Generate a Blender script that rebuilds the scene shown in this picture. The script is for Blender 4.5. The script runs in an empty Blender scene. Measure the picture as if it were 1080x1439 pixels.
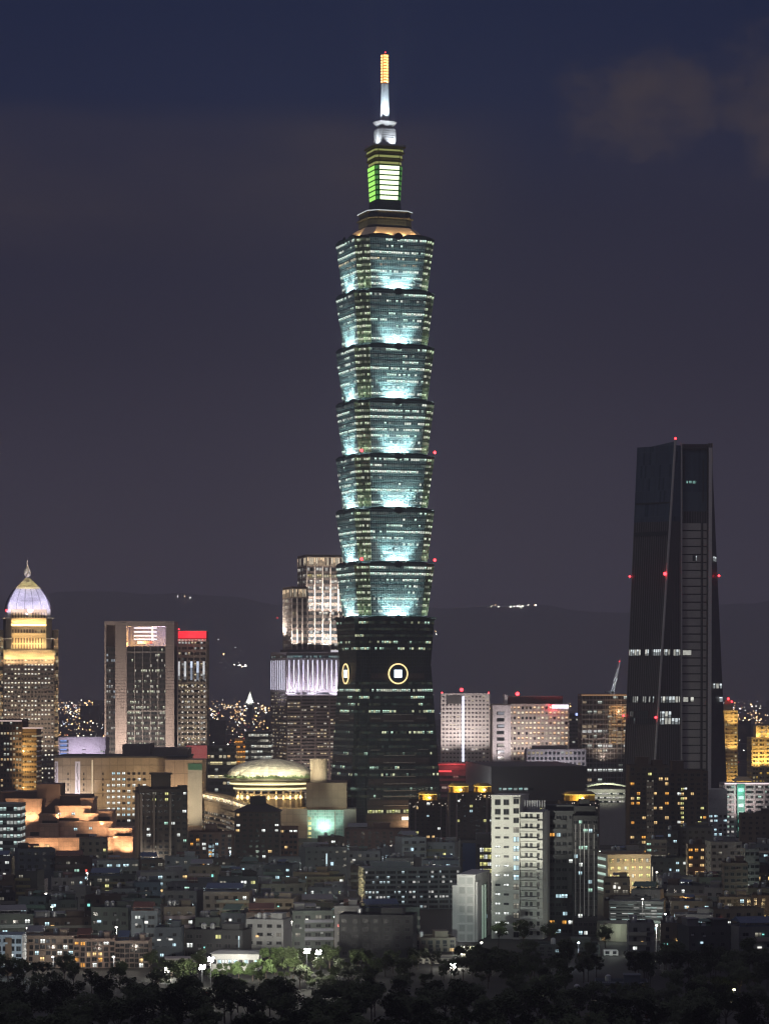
import bpy, bmesh, math, random
from mathutils import Vector, Matrix
R = math.radians
random.seed(7)
C = bpy.context.scene.collection
SC = bpy.context.scene
# ---------------------------------------------------------------- camera, sky, foreground fill, exposure
H, F = 95.0, 4099.0                       # eye height on the hillside (m), focal length in photo pixels
def px(x, Y): return (x - 540.0) * Y / F  # photo column -> metres across at distance Y
def pz(y, Y): return H - (y - 965.0) * Y / F
def pw(n, Y): return n * Y / F
cam_d = bpy.data.cameras.new('camera'); cam = bpy.data.objects.new('camera', cam_d); C.objects.link(cam)
cam.location = (0, 0, H); cam.rotation_euler = (R(90), 0, 0)
cam_d.sensor_width = 36; cam_d.sensor_fit = 'AUTO'; cam_d.lens = 36 * F / 1439.0
cam_d.shift_y = (965 - 719.5) / 1439.0
cam_d.clip_start = 1; cam_d.clip_end = 60000
SC.camera = cam
SC.view_settings.view_transform = 'Standard'; SC.view_settings.look = 'None'
SC.view_settings.gamma = 1; SC.view_settings.use_curve_mapping = False; SC.view_settings.exposure = 0
SC.cycles.max_bounces = 4; SC.cycles.diffuse_bounces = 2; SC.cycles.glossy_bounces = 2
SC.cycles.transmission_bounces = 2; SC.cycles.volume_bounces = 0; SC.cycles.transparent_max_bounces = 6
SC.cycles.sample_clamp_indirect = 1.0; SC.cycles.sample_clamp_direct = 60; SC.cycles.adaptive_threshold = .005
SC.cycles.caustics_reflective = False; SC.cycles.caustics_refractive = False
SC.cycles.use_denoising = True
SC.cycles.filter_width = 1.3; SC.cycles.denoising_prefilter = 'ACCURATE'

def lin(r, g, b):                        # sRGB 0..255 -> linear
    f = lambda c: c / 12.92 if c <= .04045 else ((c + .055) / 1.055) ** 2.4
    return (f(r / 255), f(g / 255), f(b / 255), 1)

class NT:
    """tiny helper to write node graphs"""
    def __init__(s, tree): s.t = tree
    def n(s, typ, **k):
        o = s.t.nodes.new(typ)
        for a, v in k.items(): setattr(o, a, v)
        return o
    def put(s, sock, v):
        if v is None: return
        if hasattr(v, 'is_output'): s.t.links.new(v, sock)
        else: sock.default_value = v
    def m(s, op, a, b=None, c=None):
        o = s.n('ShaderNodeMath', operation=op)
        for i, v in enumerate((a, b, c)): s.put(o.inputs[i], v)
        return o.outputs[0]
    def mix(s, f, a, b, blend='MIX'):
        o = s.n('ShaderNodeMix', data_type='RGBA', blend_type=blend)
        s.put(o.inputs[0], f); s.put(o.inputs[6], a); s.put(o.inputs[7], b)
        return o.outputs[2]
    def xyz(s, x, y, z):
        o = s.n('ShaderNodeCombineXYZ')
        for i, v in enumerate((x, y, z)): s.put(o.inputs[i], v)
        return o.outputs[0]
    def sep(s, v):
        o = s.n('ShaderNodeSeparateXYZ'); s.put(o.inputs[0], v); return o.outputs
    def noise(s, vec, scale, detail=2.0, rough=.5):
        o = s.n('ShaderNodeTexNoise'); s.put(o.inputs['Vector'], vec)
        o.inputs['Scale'].default_value = scale; o.inputs['Detail'].default_value = detail
        o.inputs['Roughness'].default_value = rough
        return o.outputs[0]
    def white(s, vec):
        o = s.n('ShaderNodeTexWhiteNoise', noise_dimensions='3D'); s.put(o.inputs['Vector'], vec); return o.outputs
    def ramp(s, f, stops):
        o = s.n('ShaderNodeValToRGB'); s.put(o.inputs[0], f)
        e = o.color_ramp.elements
        while len(e) < len(stops): e.new(.5)
        for q, (p, c) in zip(e, stops): q.position = p; q.color = c
        return o.outputs[0]
    def sstep(s, f, a, b):
        o = s.n('ShaderNodeMapRange', interpolation_type='SMOOTHSTEP'); s.put(o.inputs[0], f)
        o.inputs[1].default_value = a; o.inputs[2].default_value = b
        return o.outputs[0]

world = bpy.data.worlds.new('World'); SC.world = world; world.use_nodes = True
wt = NT(world.node_tree); world.node_tree.nodes.clear()
wd = wt.n('ShaderNodeTexCoord').outputs['Generated']
wx, wy, wz = wt.sep(wd)
# night sky lit from below by the city: mauve at the horizon, navy higher up
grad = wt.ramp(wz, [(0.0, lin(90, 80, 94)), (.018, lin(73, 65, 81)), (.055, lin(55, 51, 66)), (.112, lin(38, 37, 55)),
               (.16, lin(31, 34, 56)), (.20, lin(20, 32, 62)), (.25, lin(12, 28, 60)), (.33, lin(38, 42, 62)), (.55, lin(99, 94, 108)), (1.0, lin(103, 98, 112))])   # overhead sky, out of view, brightened to light the haze and roofs
cv = wt.xyz(wt.m('MULTIPLY', wx, 7), wt.m('MULTIPLY', wy, 3), wt.m('MULTIPLY', wz, 24))
cn = wt.noise(cv, 1.0, 5, .55)
bandL = wt.m('MULTIPLY', wt.sstep(wz, .138, .172), wt.m('SUBTRACT', 1.0, wt.sstep(wz, .186, .198)))     # long low cloud bank
cl1 = wt.m('MULTIPLY', wt.m('MULTIPLY', bandL, wt.m('MULTIPLY_ADD', wt.sstep(cn, .28, .68), .8, .25)), wt.m('SUBTRACT', 1.0, wt.sstep(wx, -.03, .06)))
pz_ = wt.m('MULTIPLY', wt.sstep(wz, .150, .185), wt.m('SUBTRACT', 1.0, wt.sstep(wz, .198, .22)))
def puff(cx_, cz_, rx, rz):
    a = wt.m('DIVIDE', wt.m('SUBTRACT', wx, cx_), rx); b = wt.m('DIVIDE', wt.m('SUBTRACT', wz, cz_), rz)
    d = wt.m('ADD', wt.m('MULTIPLY', a, a), wt.m('MULTIPLY', b, b))
    return wt.sstep(wt.m('MULTIPLY_ADD', wt.noise(wt.xyz(wt.m('MULTIPLY', wx, 30), wt.m('MULTIPLY', wy, 3), wt.m('MULTIPLY', wz, 45)), 1.5, 5, .6), -2.2, wt.m('MULTIPLY_ADD', d, .55, 1.35)), 1.35, .0)
pf0 = wt.m('MULTIPLY', pz_, wt.m('MULTIPLY', wt.sstep(wx, .05, .085), wt.sstep(wt.noise(cv, .9, 4, .5), .40, .66)))
pf = wt.m('MAXIMUM', wt.m('MULTIPLY', pf0, .35), wt.m('MAXIMUM', puff(.086, .194, .026, .016), puff(.136, .196, .024, .022)))
cloud = wt.m('MAXIMUM', wt.m('MULTIPLY', cl1, .95), wt.m('MULTIPLY', pf, 1.0))
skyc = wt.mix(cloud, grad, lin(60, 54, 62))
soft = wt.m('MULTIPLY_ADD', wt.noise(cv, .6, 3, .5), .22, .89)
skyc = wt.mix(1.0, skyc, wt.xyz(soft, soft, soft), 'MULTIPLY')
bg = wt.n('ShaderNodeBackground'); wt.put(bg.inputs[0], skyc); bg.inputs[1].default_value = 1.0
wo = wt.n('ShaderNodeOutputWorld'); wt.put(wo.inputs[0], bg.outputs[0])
# faint cool fill added behind the camera's left shoulder to lift the foreground
sd = bpy.data.lights.new('foreground_fill', 'SUN'); sd.energy = .09; sd.angle = R(3); sd.color = (.86, .95, 1.0)
so = bpy.data.objects.new('foreground_fill', sd); C.objects.link(so); so.rotation_euler = (R(52), 0, R(-32)); so.location = (-300, -100, 400)

# ---------------------------------------------------------------- objects and meshes
def tag(o, label=None, cat=None, group=None, kind=None):
    for k, v in (('label', label), ('category', cat), ('group', group), ('kind', kind)):
        if v: o[k] = v
    return o
def thing(name, label, cat, loc=(0, 0, 0), rz=0, group=None):
    o = bpy.data.objects.new(name, None); C.objects.link(o); o.empty_display_size = 2
    o.location = loc; o.rotation_euler = (0, 0, rz)
    return tag(o, label, cat, group)
class MB:
    """collects quads and prisms, then links them as ONE mesh object"""
    def __init__(s): s.v = []; s.f = []; s.uv = []; s.mi = []
    def poly(s, pts, uv=None, mi=0):
        b = len(s.v); s.v += [tuple(p) for p in pts]; s.f.append(tuple(range(b, b + len(pts))))
        s.uv.append(uv or [(0, 0)] * len(pts)); s.mi.append(mi)
    def box(s, x0, x1, y0, y1, z0, z1, mi=0):
        s.frustum([(x0, y0), (x1, y0), (x1, y1), (x0, y1)], None, z0, z1, mi)
    def frustum(s, bot, top, z0, z1, mi=0, cap=True, base=True):
        top = top or bot; n = len(bot); u = 0
        for i in range(n):
            j = (i + 1) % n; a, b = bot[i], bot[j]; c, d = top[j], top[i]
            L = math.hypot(b[0] - a[0], b[1] - a[1])
            s.poly([(a[0], a[1], z0), (b[0], b[1], z0), (c[0], c[1], z1), (d[0], d[1], z1)],
                   [(u, z0), (u + L, z0), (u + L, z1), (u, z1)], mi)
            u += L
        if cap: s.poly([(p[0], p[1], z1) for p in top], [(p[0], p[1]) for p in top], mi)
        if base: s.poly([(p[0], p[1], z0) for p in reversed(bot)], [(p[0], p[1]) for p in reversed(bot)], mi)
    def lathe(s, prof, n=24, cx=0, cy=0, mi=0, a0=0, a1=2 * math.pi, rx=1, ry=1):
        for (r0, z0), (r1, z1) in zip(prof, prof[1:]):
            for i in range(n):
                a, b = a0 + (a1 - a0) * i / n, a0 + (a1 - a0) * (i + 1) / n
                P = lambda r, t, z: (cx + rx * r * math.cos(t), cy + ry * r * math.sin(t), z)
                q = [P(r0, a, z0), P(r0, b, z0), P(r1, b, z1), P(r1, a, z1)]
                uv = [(i, z0), (i + 1, z0), (i + 1, z1), (i, z1)]
                if r1 < 1e-6: q = q[:3]; uv = uv[:3]
                elif r0 < 1e-6: q = [q[0], q[2], q[3]]; uv = [uv[0], uv[2], uv[3]]
                s.poly(q, uv, mi)
    def tube(s, p0, p1, r0, r1=None, n=6, mi=0):
        p0, p1 = Vector(p0), Vector(p1); r1 = r0 if r1 is None else r1
        d = (p1 - p0).normalized(); e = d.orthogonal().normalized(); g = d.cross(e)
        c0 = [p0 + r0 * (math.cos(t) * e + math.sin(t) * g) for t in [2 * math.pi * k / n for k in range(n)]]
        c1 = [p1 + r1 * (math.cos(t) * e + math.sin(t) * g) for t in [2 * math.pi * k / n for k in range(n)]]
        for k in range(n): s.poly([c0[k], c0[(k + 1) % n], c1[(k + 1) % n], c1[k]], None, mi)
        s.poly(list(reversed(c0)), None, mi); s.poly(c1, None, mi)
    def fbox(s, face, s0, s1, t0, t1, d0, d1, mi=0, bays=None):
        """a slab on a facade: s,t in 0..1 along and up it, from d0 to d1 metres out of it; front UV in bays"""
        n = face.n
        P = lambda a, b, d: face.at(a, b) + n * d
        q = [P(s0, t0, d1), P(s1, t0, d1), P(s1, t1, d1), P(s0, t1, d1)]
        k = bays or face.w
        s.poly(q, [(s0 * k, 0), (s1 * k, 0), (s1 * k, 1), (s0 * k, 1)], mi)
        w = [P(s0, t0, d0), P(s1, t0, d0), P(s1, t1, d0), P(s0, t1, d0)]
        for i in range(4):
            j = (i + 1) % 4; s.poly([w[i], w[j], q[j], q[i]], None, mi)
    def build(s, name, mat, parent=None, loc=None, smooth=False):
        me = bpy.data.meshes.new(name); me.from_pydata(s.v, [], s.f)
        ul = me.uv_layers.new(name='UVMap'); k = 0
        flat = [c for f in s.uv for p in f for c in p]
        ul.data.foreach_set('uv', flat)
        for m in (mat if isinstance(mat, (list, tuple)) else [mat]): me.materials.append(m)
        me.polygons.foreach_set('material_index', s.mi)
        if smooth: me.polygons.foreach_set('use_smooth', [True] * len(s.f))
        me.update()
        o = bpy.data.objects.new(name, me); C.objects.link(o)
        if parent: o.parent = parent
        if loc: o.location = loc
        return o
class Face:
    def __init__(s, bl, br, tr, tl):
        s.bl, s.br, s.tr, s.tl = map(Vector, (bl, br, tr, tl))
        s.n = (s.br - s.bl).cross(s.tl - s.bl).normalized()
        s.w = ((s.br - s.bl).length + (s.tr - s.tl).length) / 2; s.h = (s.tl - s.bl).length
    def at(s, a, b): return (s.bl * (1 - a) + s.br * a) * (1 - b) + (s.tl * (1 - a) + s.tr * a) * b
def faces_of(bot, top, z0, z1):
    top = top or bot; n = len(bot)
    return [Face((*bot[i], z0), (*bot[(i + 1) % n], z0), (*top[(i + 1) % n], z1), (*top[i], z1)) for i in range(n)]
def rect(w, d, y0=0): return [(-w / 2, y0), (w / 2, y0), (w / 2, y0 + d), (-w / 2, y0 + d)]

# ---------------------------------------------------------------- materials
MATS = {}
def new_mat(name):
    m = bpy.data.materials.new(name); m.use_nodes = True; m.node_tree.nodes.clear()
    return m, NT(m.node_tree)
def finish(nt, bsdf):
    o = nt.n('ShaderNodeOutputMaterial'); nt.t.links.new(bsdf.outputs[0], o.inputs[0])
def wall(name, col, rough=.8, var=.35, scale=.25, tile=None, metal=0, bump=.2):
    """masonry, concrete, metal: base colour with rain streaks and blotches"""
    if name in MATS: return MATS[name]
    m, nt = new_mat(name); tc = nt.n('ShaderNodeTexCoord').outputs['Object']
    x, y, z = nt.sep(tc)
    n1 = nt.noise(tc, scale, 4, .6)
    n2 = nt.noise(nt.xyz(nt.m('MULTIPLY', x, 1.3), nt.m('MULTIPLY', y, 1.3), nt.m('MULTIPLY', z, .09)), 1.0, 3, .6)
    f = nt.m('MULTIPLY_ADD', nt.m('ADD', n1, n2), var, 1 - var)
    rnd = nt.n('ShaderNodeObjectInfo').outputs['Random']
    f = nt.m('MULTIPLY', f, nt.m('MULTIPLY_ADD', rnd, .3, .85))
    if tile:
        u, v, _ = nt.sep(nt.n('ShaderNodeUVMap').outputs[0])
        gu = nt.m('GREATER_THAN', nt.m('FRACT', nt.m('DIVIDE', u, tile[0])), .06)
        gv = nt.m('GREATER_THAN', nt.m('FRACT', nt.m('DIVIDE', v, tile[1])), .06)
        f = nt.m('MULTIPLY', f, nt.m('MULTIPLY_ADD', nt.m('MULTIPLY', gu, gv), .35, .65))
        cell = nt.white(nt.xyz(nt.m('FLOOR', nt.m('DIVIDE', u, tile[0])), nt.m('FLOOR', nt.m('DIVIDE', v, tile[1])), 3.0))[0]
        f = nt.m('MULTIPLY', f, nt.m('MULTIPLY_ADD', cell, .24, .88))
    b = nt.n('ShaderNodeBsdfPrincipled')
    nt.put(b.inputs['Base Color'], nt.mix(1.0, (*col, 1), nt.xyz(f, f, f), 'MULTIPLY'))
    b.inputs['Roughness'].default_value = rough; b.inputs['Metallic'].default_value = metal
    if bump:
        bp = nt.n('ShaderNodeBump'); bp.inputs['Strength'].default_value = bump; nt.put(bp.inputs['Height'], nt.noise(tc, 2.5, 3))
        nt.put(b.inputs['Normal'], bp.outputs[0])
    finish(nt, b); MATS[name] = m; return m
def emit(name, col, strength, sample=False):
    if name in MATS: return MATS[name]
    m, nt = new_mat(name); b = nt.n('ShaderNodeBsdfPrincipled')
    b.inputs['Base Color'].default_value = (.3, .3, .3, 1)
    b.inputs['Emission Color'].default_value = (*col, 1); b.inputs['Emission Strength'].default_value = strength
    finish(nt, b); m.cycles.emission_sampling = 'AUTO' if sample else 'NONE'
    MATS[name] = m; return m
def band(name, lit, c1, c2, strength, glass=(.02, .028, .034), frame=(.05, .05, .05), mul=.12, cluster=4.0, mixc=.5, vlo=.08, vhi=.92, dim=.25, uscale=1.0, wts=(.38, .40, .22)):
    """a run of panes (UV: one unit per bay, 0..1 up): some bays have their lamps on"""
    if name in MATS: return MATS[name]
    m, nt = new_mat(name)
    u, v, _ = nt.sep(nt.n('ShaderNodeUVMap').outputs[0])
    if uscale != 1: u = nt.m('MULTIPLY', u, uscale)
    rnd = nt.m('MULTIPLY', nt.n('ShaderNodeObjectInfo').outputs['Random'], 911.0)
    cell = nt.m('FLOOR', u); fu = nt.m('FRACT', u)
    w = nt.white(nt.xyz(cell, rnd, .5)); w2 = nt.white(nt.xyz(cell, rnd, 7.5))
    g = nt.white(nt.xyz(nt.m('FLOOR', nt.m('DIVIDE', u, cluster)), rnd, 2.5))
    fl = nt.white(nt.xyz(0.5, rnd, 4.5))          # some storeys busy, some empty
    score = nt.m('ADD', nt.m('MULTIPLY', w[0], wts[0]), nt.m('ADD', nt.m('MULTIPLY', g[0], wts[1]), nt.m('MULTIPLY', fl[0], wts[2])))
    on = nt.sstep(score, .5 + (.5 - lit) * .62 - .035, .5 + (.5 - lit) * .62 + .035)
    pane = nt.m('MULTIPLY', nt.m('MULTIPLY', nt.m('GREATER_THAN', fu, mul / 2), nt.m('LESS_THAN', fu, 1 - mul / 2)),
                nt.m('MULTIPLY', nt.m('GREATER_THAN', v, vlo), nt.m('LESS_THAN', v, vhi)))
    blind = nt.m('MULTIPLY_ADD', nt.m('GREATER_THAN', v, nt.m('MULTIPLY', w2[0], .75)), .75, .25)       # half-drawn blinds
    furn = nt.m('MULTIPLY_ADD', nt.noise(nt.xyz(nt.m('MULTIPLY', u, 3.1), nt.m('MULTIPLY', v, 2.3), rnd), 1.0, 3), 1.1, .35)
    br = nt.m('MULTIPLY', nt.m('MULTIPLY', nt.m('MULTIPLY_ADD', w2[0], .9, .35), blind), furn)
    amb = nt.m('MULTIPLY', dim * .06, w[0])
    e = nt.m('MULTIPLY', pane, nt.m('MULTIPLY', nt.m('ADD', nt.m('MULTIPLY', on, br), amb), strength * 1.25))
    b = nt.n('ShaderNodeBsdfPrincipled')
    nt.put(b.inputs['Base Color'], nt.mix(pane, (*frame, 1), (*glass, 1)))
    nt.put(b.inputs['Roughness'], nt.m('MULTIPLY_ADD', pane, -.4, .55))
    nt.put(b.inputs['Emission Color'], nt.mix(nt.m('LESS_THAN', w2[0], mixc), (*c1, 1), (*c2, 1)))
    nt.put(b.inputs['Emission Strength'], e)
    finish(nt, b); m.cycles.emission_sampling = 'NONE'; MATS[name] = m; return m
def curtain(name, glass, mull, du, dv, tu=.12, tv=.12, rough=.35, metal=0.0):
    """curtain wall: panes between pale mullions (UV in metres)"""
    if name in MATS: return MATS[name]
    m, nt = new_mat(name)
    u, v, _ = nt.sep(nt.n('ShaderNodeUVMap').outputs[0])
    uu, vv = nt.m('DIVIDE', u, du), nt.m('DIVIDE', v, dv)
    line = nt.m('MAXIMUM', nt.m('LESS_THAN', nt.m('FRACT', uu), tu), nt.m('LESS_THAN', nt.m('FRACT', vv), tv))
    cell = nt.white(nt.xyz(nt.m('FLOOR', uu), nt.m('FLOOR', vv), 1.5))[0]
    k = nt.m('MULTIPLY_ADD', cell, .5, .75)
    gl = nt.mix(1.0, (*glass, 1), nt.xyz(k, k, k), 'MULTIPLY')
    b = nt.n('ShaderNodeBsdfPrincipled')
    nt.put(b.inputs['Base Color'], nt.mix(line, gl, (*mull, 1)))
    nt.put(b.inputs['Roughness'], nt.m('MULTIPLY_ADD', cell, .2, rough)); b.inputs['Metallic'].default_value = metal
    finish(nt, b); MATS[name] = m; return m

WARM, AMBER, WHITE, COOL, GREENISH, TEAL, YEL = (1, .66, .30), (1, .42, .08), (1, .95, .86), (.72, .92, 1), (.80, 1, .72), (.45, .95, .85), (.95, .93, .30)
STEEL = wall('grey steel', (.35, .36, .38), .45, .2, metal=.3)
DARK = wall('dark metal', (.03, .032, .036), .5, .2)
RED = emit('red aviation lamp', (1, .03, .04), 9.0)
def lamp(kind, parent, loc, energy, col=(1, 1, 1), rot=None, size=1.0, size_y=None, angle=None, blend=.6, name='lamp_light'):
    d = bpy.data.lights.new(name, kind); d.energy = energy * 1.3; d.color = col
    if kind == 'AREA':
        d.shape = 'RECTANGLE'; d.size = size; d.size_y = size_y or size
    else: d.shadow_soft_size = size
    if kind == 'SPOT': d.spot_size = angle or R(70); d.spot_blend = blend
    o = bpy.data.objects.new(name, d); C.objects.link(o); o.parent = parent; o.location = loc
    if rot: o.rotation_euler = rot
    return o
def aim(o, d): o.rotation_euler = Vector(d).to_track_quat('-Z', 'Y').to_euler(); return o
_bm = MB(); _bm.lathe([(0, -.8), (.6, -.5), (.8, 0), (.6, .5), (0, .8)], 8)
_bo = _bm.build('beacon', RED); BEACON = _bo.data; bpy.data.objects.remove(_bo)
def beacon(parent, loc, s=1.0):
    o = bpy.data.objects.new('beacon', BEACON); C.objects.link(o); o.parent = parent; o.location = loc; o.scale = (s, s, s); return o
# ---------------------------------------------------------------- the ground
def hill_z(x, y):
    z = 0
    if y < 860: z = (860 - y) * .05
    if y < 520: z += (520 - y) * .08
    return z
gm = MB(); xs = [-14000, -6000, -2500, -1000, -500, -250, -120, 0, 120, 250, 500, 1000, 2500, 6000, 14000]
ys = [-150, -50, 20, 100, 200, 300, 400, 520, 600, 700, 780, 860, 1200, 2000, 3000, 5000, 8000, 12000, 17000]
for i in range(len(xs) - 1):
    for j in range(len(ys) - 1):
        q = [(xs[i], ys[j]), (xs[i + 1], ys[j]), (xs[i + 1], ys[j + 1]), (xs[i], ys[j + 1])]
        gm.poly([(a, b, hill_z(a, b)) for a, b in q], q)
gmat = wall('asphalt and soil', (.024, .026, .022), .9, .5, .02, bump=0)
tag(gm.build('ground', gmat), kind='structure')

# ---------------------------------------------------------------- the landmark tower
TY = 1900.0; TS = TY / F
tz = lambda y: pz(y, TY)
T = thing('skyscraper', 'tallest tower, green glass in eight flared tiers under a golden lit spire', 'skyscraper', (px(540.5, TY), TY, 0), R(18.5))
def lerp2(a, b, t): return [(p[0] + (q[0] - p[0]) * t, p[1] + (q[1] - p[1]) * t) for p, q in zip(a, b)]
def offset_poly(p, d):
    n = len(p); out = []
    for i in range(n):
        a, b, c = Vector(p[i - 1]), Vector(p[i]), Vector(p[(i + 1) % n])
        e1, e2 = (b - a).normalized(), (c - b).normalized()
        n1, n2 = Vector((e1.y, -e1.x)), Vector((e2.y, -e2.x))
        v = b + (n1 + n2) * (d / (1 + n1.dot(n2))); out.append((v.x, v.y))
    return out
def ring_band(mb, bot, top, z0, z1, a, b, off, bay, mi_of=None):
    top = top or bot
    pa, pb = offset_poly(lerp2(bot, top, a), off), offset_poly(lerp2(bot, top, b), off)
    za, zb = z0 + (z1 - z0) * a, z0 + (z1 - z0) * b; n = len(pa); u = 0
    for i in range(n):
        j = (i + 1) % n; L = max(1, round(math.hypot(pa[j][0] - pa[i][0], pa[j][1] - pa[i][1]) / bay))
        mb.poly([(*pa[i], za), (*pa[j], za), (*pb[j], zb), (*pb[i], zb)], [(u, 0), (u + L, 0), (u + L, 1), (u, 1)], mi_of(i) if mi_of else 0)
        u += L
m_cw = curtain('teal curtain wall', (.055, .13, .135), (.66, .76, .74), 1.55, 1.1, .17, .15)
m_cw_dark = curtain('dark green curtain wall', (.035, .05, .052), (.10, .12, .12), 1.55, 2.2, .14, .1)
m_cw_corner = curtain('corner curtain wall', (.085, .14, .105), (.50, .57, .45), 1.2, 1.1, .2, .16)
m_band = band('tower windows', .47, (.70, .96, .80), (.95, 1, .86), 1.5, glass=(.06, .10, .105), frame=(.35, .42, .42), mul=.22, cluster=7, dim=1.0, wts=(.24, .40, .36))
m_bandw = band('tower windows warm', .62, (1, .80, .42), (1, .93, .70), 1.0, glass=(.06, .10, .105), frame=(.35, .42, .42), mul=.22, cluster=4, dim=1.0)
m_bandc = band('tower corner windows', .52, (.74, .92, .60), (.92, .98, .76), 1.0, glass=(.06, .09, .06), frame=(.3, .34, .2), mul=.3, cluster=2, dim=5.0)
m_bandd = band('tower base windows', .19, (.62, .92, .72), (.92, .98, .62), 1.15, glass=(.018, .028, .03), frame=(.05, .06, .06), mul=.2, cluster=6, dim=.5, wts=(.22, .42, .36))
m_eave = wall('dark eave metal', (.045, .06, .062), .5, .3)
m_glow = emit('floodlight lens', (.75, .95, 1), 3.5)
def notch(a, c, s):
    h = a
    q = [(-h + c, -h), (h - c, -h), (h - c, -h + s), (h - s, -h + s), (h - s, -h + c)]
    out = []
    for k in range(4):
        ca, sa = (1, 0, -1, 0)[k], (0, 1, 0, -1)[k]
        out += [(x * ca - y * sa, x * sa + y * ca) for x, y in q]
    return out
def rot4(k, x, y):
    ca, sa = (1, 0, -1, 0)[k], (0, 1, 0, -1)[k]
    return (x * ca - y * sa, x * sa + y * ca)
bounds = [866, 790, 715, 640, 564, 488, 412, 336]
HT, HB = 27.2, 23.4
def floor_bands(root, bot, top, z0, z1, floors, mat, cmat, main, v0=.42, v1=.86, bay=1.55, parent=None, skip=(), special={}):
    for k in range(floors):
        if k in skip: continue
        m1 = MB(); ring_band(m1, bot, top, z0, z1, (k + v0) / floors, (k + v1) / floors, .1, bay, (lambda i: 0 if i % main == 0 else 1))
        m1.build('window_band', [special.get(k, mat), cmat], parent or root)
for i in range(7):
    z0, z1 = tz(bounds[i]), tz(bounds[i + 1])
    bot, top = notch(HB, 6.6, 2.7), notch(HT, 8.0, 3.2)
    zt = z1 - 3.2
    mb = MB()
    n = len(bot); u = 0
    for e in range(n):          # facade: main sides and notched corners carry their own glass
        j = (e + 1) % n; L = math.hypot(top[j][0] - top[e][0], top[j][1] - top[e][1])
        mb.poly([(*bot[e], z0), (*bot[j], z0), (*top[j], zt), (*top[e], zt)], [(u, z0), (u + L, z0), (u + L, zt), (u, zt)], 0 if e % 5 == 0 else 1)
        u += L
    mb.poly([(*p, zt) for p in top], None, 0)
    tier = mb.build('tier', [m_cw, m_cw_corner], T)
    sp = {}
    if i == 6: sp = {4: m_bandw, 3: band('amber tower windows', .5, (1, .55, .25), (.9, .8, .5), .5, glass=(.06, .10, .105), frame=(.35, .42, .42), mul=.22, cluster=4, dim=1.0)}
    floor_bands(T, bot, top, z0, zt, 8, m_band, m_bandc, 5, parent=tier, special=sp)
    # flared eave with two arched parapet panels on each side
    ea = MB()
    ea.frustum(notch(HT - .05, 8.0, 3.2), notch(HT + .25, 8.0, 3.2), zt + .02, zt + 1.3)
    for k in range(4):
        for sgn in (-1, 1):
            N = 10
            for q in range(N):
                xa, xb = [sgn * (3.4 + (HT - 8.4) * t / N) if True else 0 for t in (q, q + 1)]
                ha, hb = [1.0 + 1.7 * math.sin(math.pi * min(1, .06 + .94 * t / N)) ** .7 for t in (q, q + 1)]
                if sgn < 0: xa, xb, ha, hb = xb, xa, hb, ha
                P = lambda x, y, z: (*rot4(k, x, y), z)
                yo, yi = -HT + .5, -HT + 1.1
                ea.poly([P(xa, yo, zt + 1.3), P(xb, yo, zt + 1.3), P(xb, yo, zt + hb), P(xa, yo, zt + ha)])
                ea.poly([P(xb, yi, zt + 1.3), P(xa, yi, zt + 1.3), P(xa, yi, zt + ha), P(xb, yi, zt + hb)])
                ea.poly([P(xa, yo, zt + ha), P(xb, yo, zt + hb), P(xb, yi, zt + hb), P(xa, yi, zt + ha)])
    ea.build('eave', m_eave, tier)
    for k in range(4):          # round cloud-scroll ornament in the middle of each side
        om = MB(); N = 18
        for ring, (r, yo) in enumerate(((2.8, -.5), (2.0, -.8), (1.0, -1.0))):
            for q in range(N):
                a, b = 2 * math.pi * q / N, 2 * math.pi * (q + 1) / N
                P = lambda rr, t, y: (*rot4(k, rr * math.cos(t), -HT + y), zt + .9 + rr * math.sin(t) * .85)
                om.poly([P(r, a, -.7), P(r, b, -.7), P(r, b, yo), P(r, a, yo)])
                om.poly([P(0.01, a, yo), P(r, a, yo), P(r, b, yo)])
        om.build('scroll_ornament', m_eave, tier)
        c0 = -HT + 1.4                                               # floodlights on the ledge behind it
        for x in (-9, -4.5, 4.5, 9):
            fm = MB()
            x_ = x
            pts = [rot4(k, x - .9, c0 - .3), rot4(k, x + .9, c0 - .3), rot4(k, x + .9, c0 + .3), rot4(k, x - .9, c0 + .3)]
            fm.frustum(pts, None, zt + .02, zt + .6)
            fm.build('floodlight', m_glow, tier)
def ledge_light(zl, half, power):
    for k in range(4):
        for w_, p_, yy, tilt in ((15, .55, half - 1.2, .42), (9, .75, half - .6, .75)):
            x, y = rot4(k, 0, -yy)
            d = rot4(k, 0, 1)
            aim(lamp('AREA', T, (x, y, zl + 1.4), power * p_, (.74, .95, 1.0), size=w_, size_y=.6, name='floodlight_beam'), (d[0] * tilt, d[1] * tilt, 1.0))
for i in range(7):
    zl = tz(bounds[i]) - 2.2; ledge_light(zl, HT, 4600)
    for k in range(4):                                   # long-throw lamps wash the upper storeys, corner lamps the notches
        for xx in (-8, 8): aim(lamp('SPOT', T, (*rot4(k, xx, -HT - .6), zl + 1.6), 15000, (.62, .95, .95), size=.3, angle=R(75), blend=1, name='floodlight_beam'), (*rot4(k, 0, 3.2), 24))
        lamp('POINT', T, (*rot4(k, -HT + 4.2, -HT + 3.4), zl + 3.5), 800, (.80, 1, .72), size=.3, name='corner_light')
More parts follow.
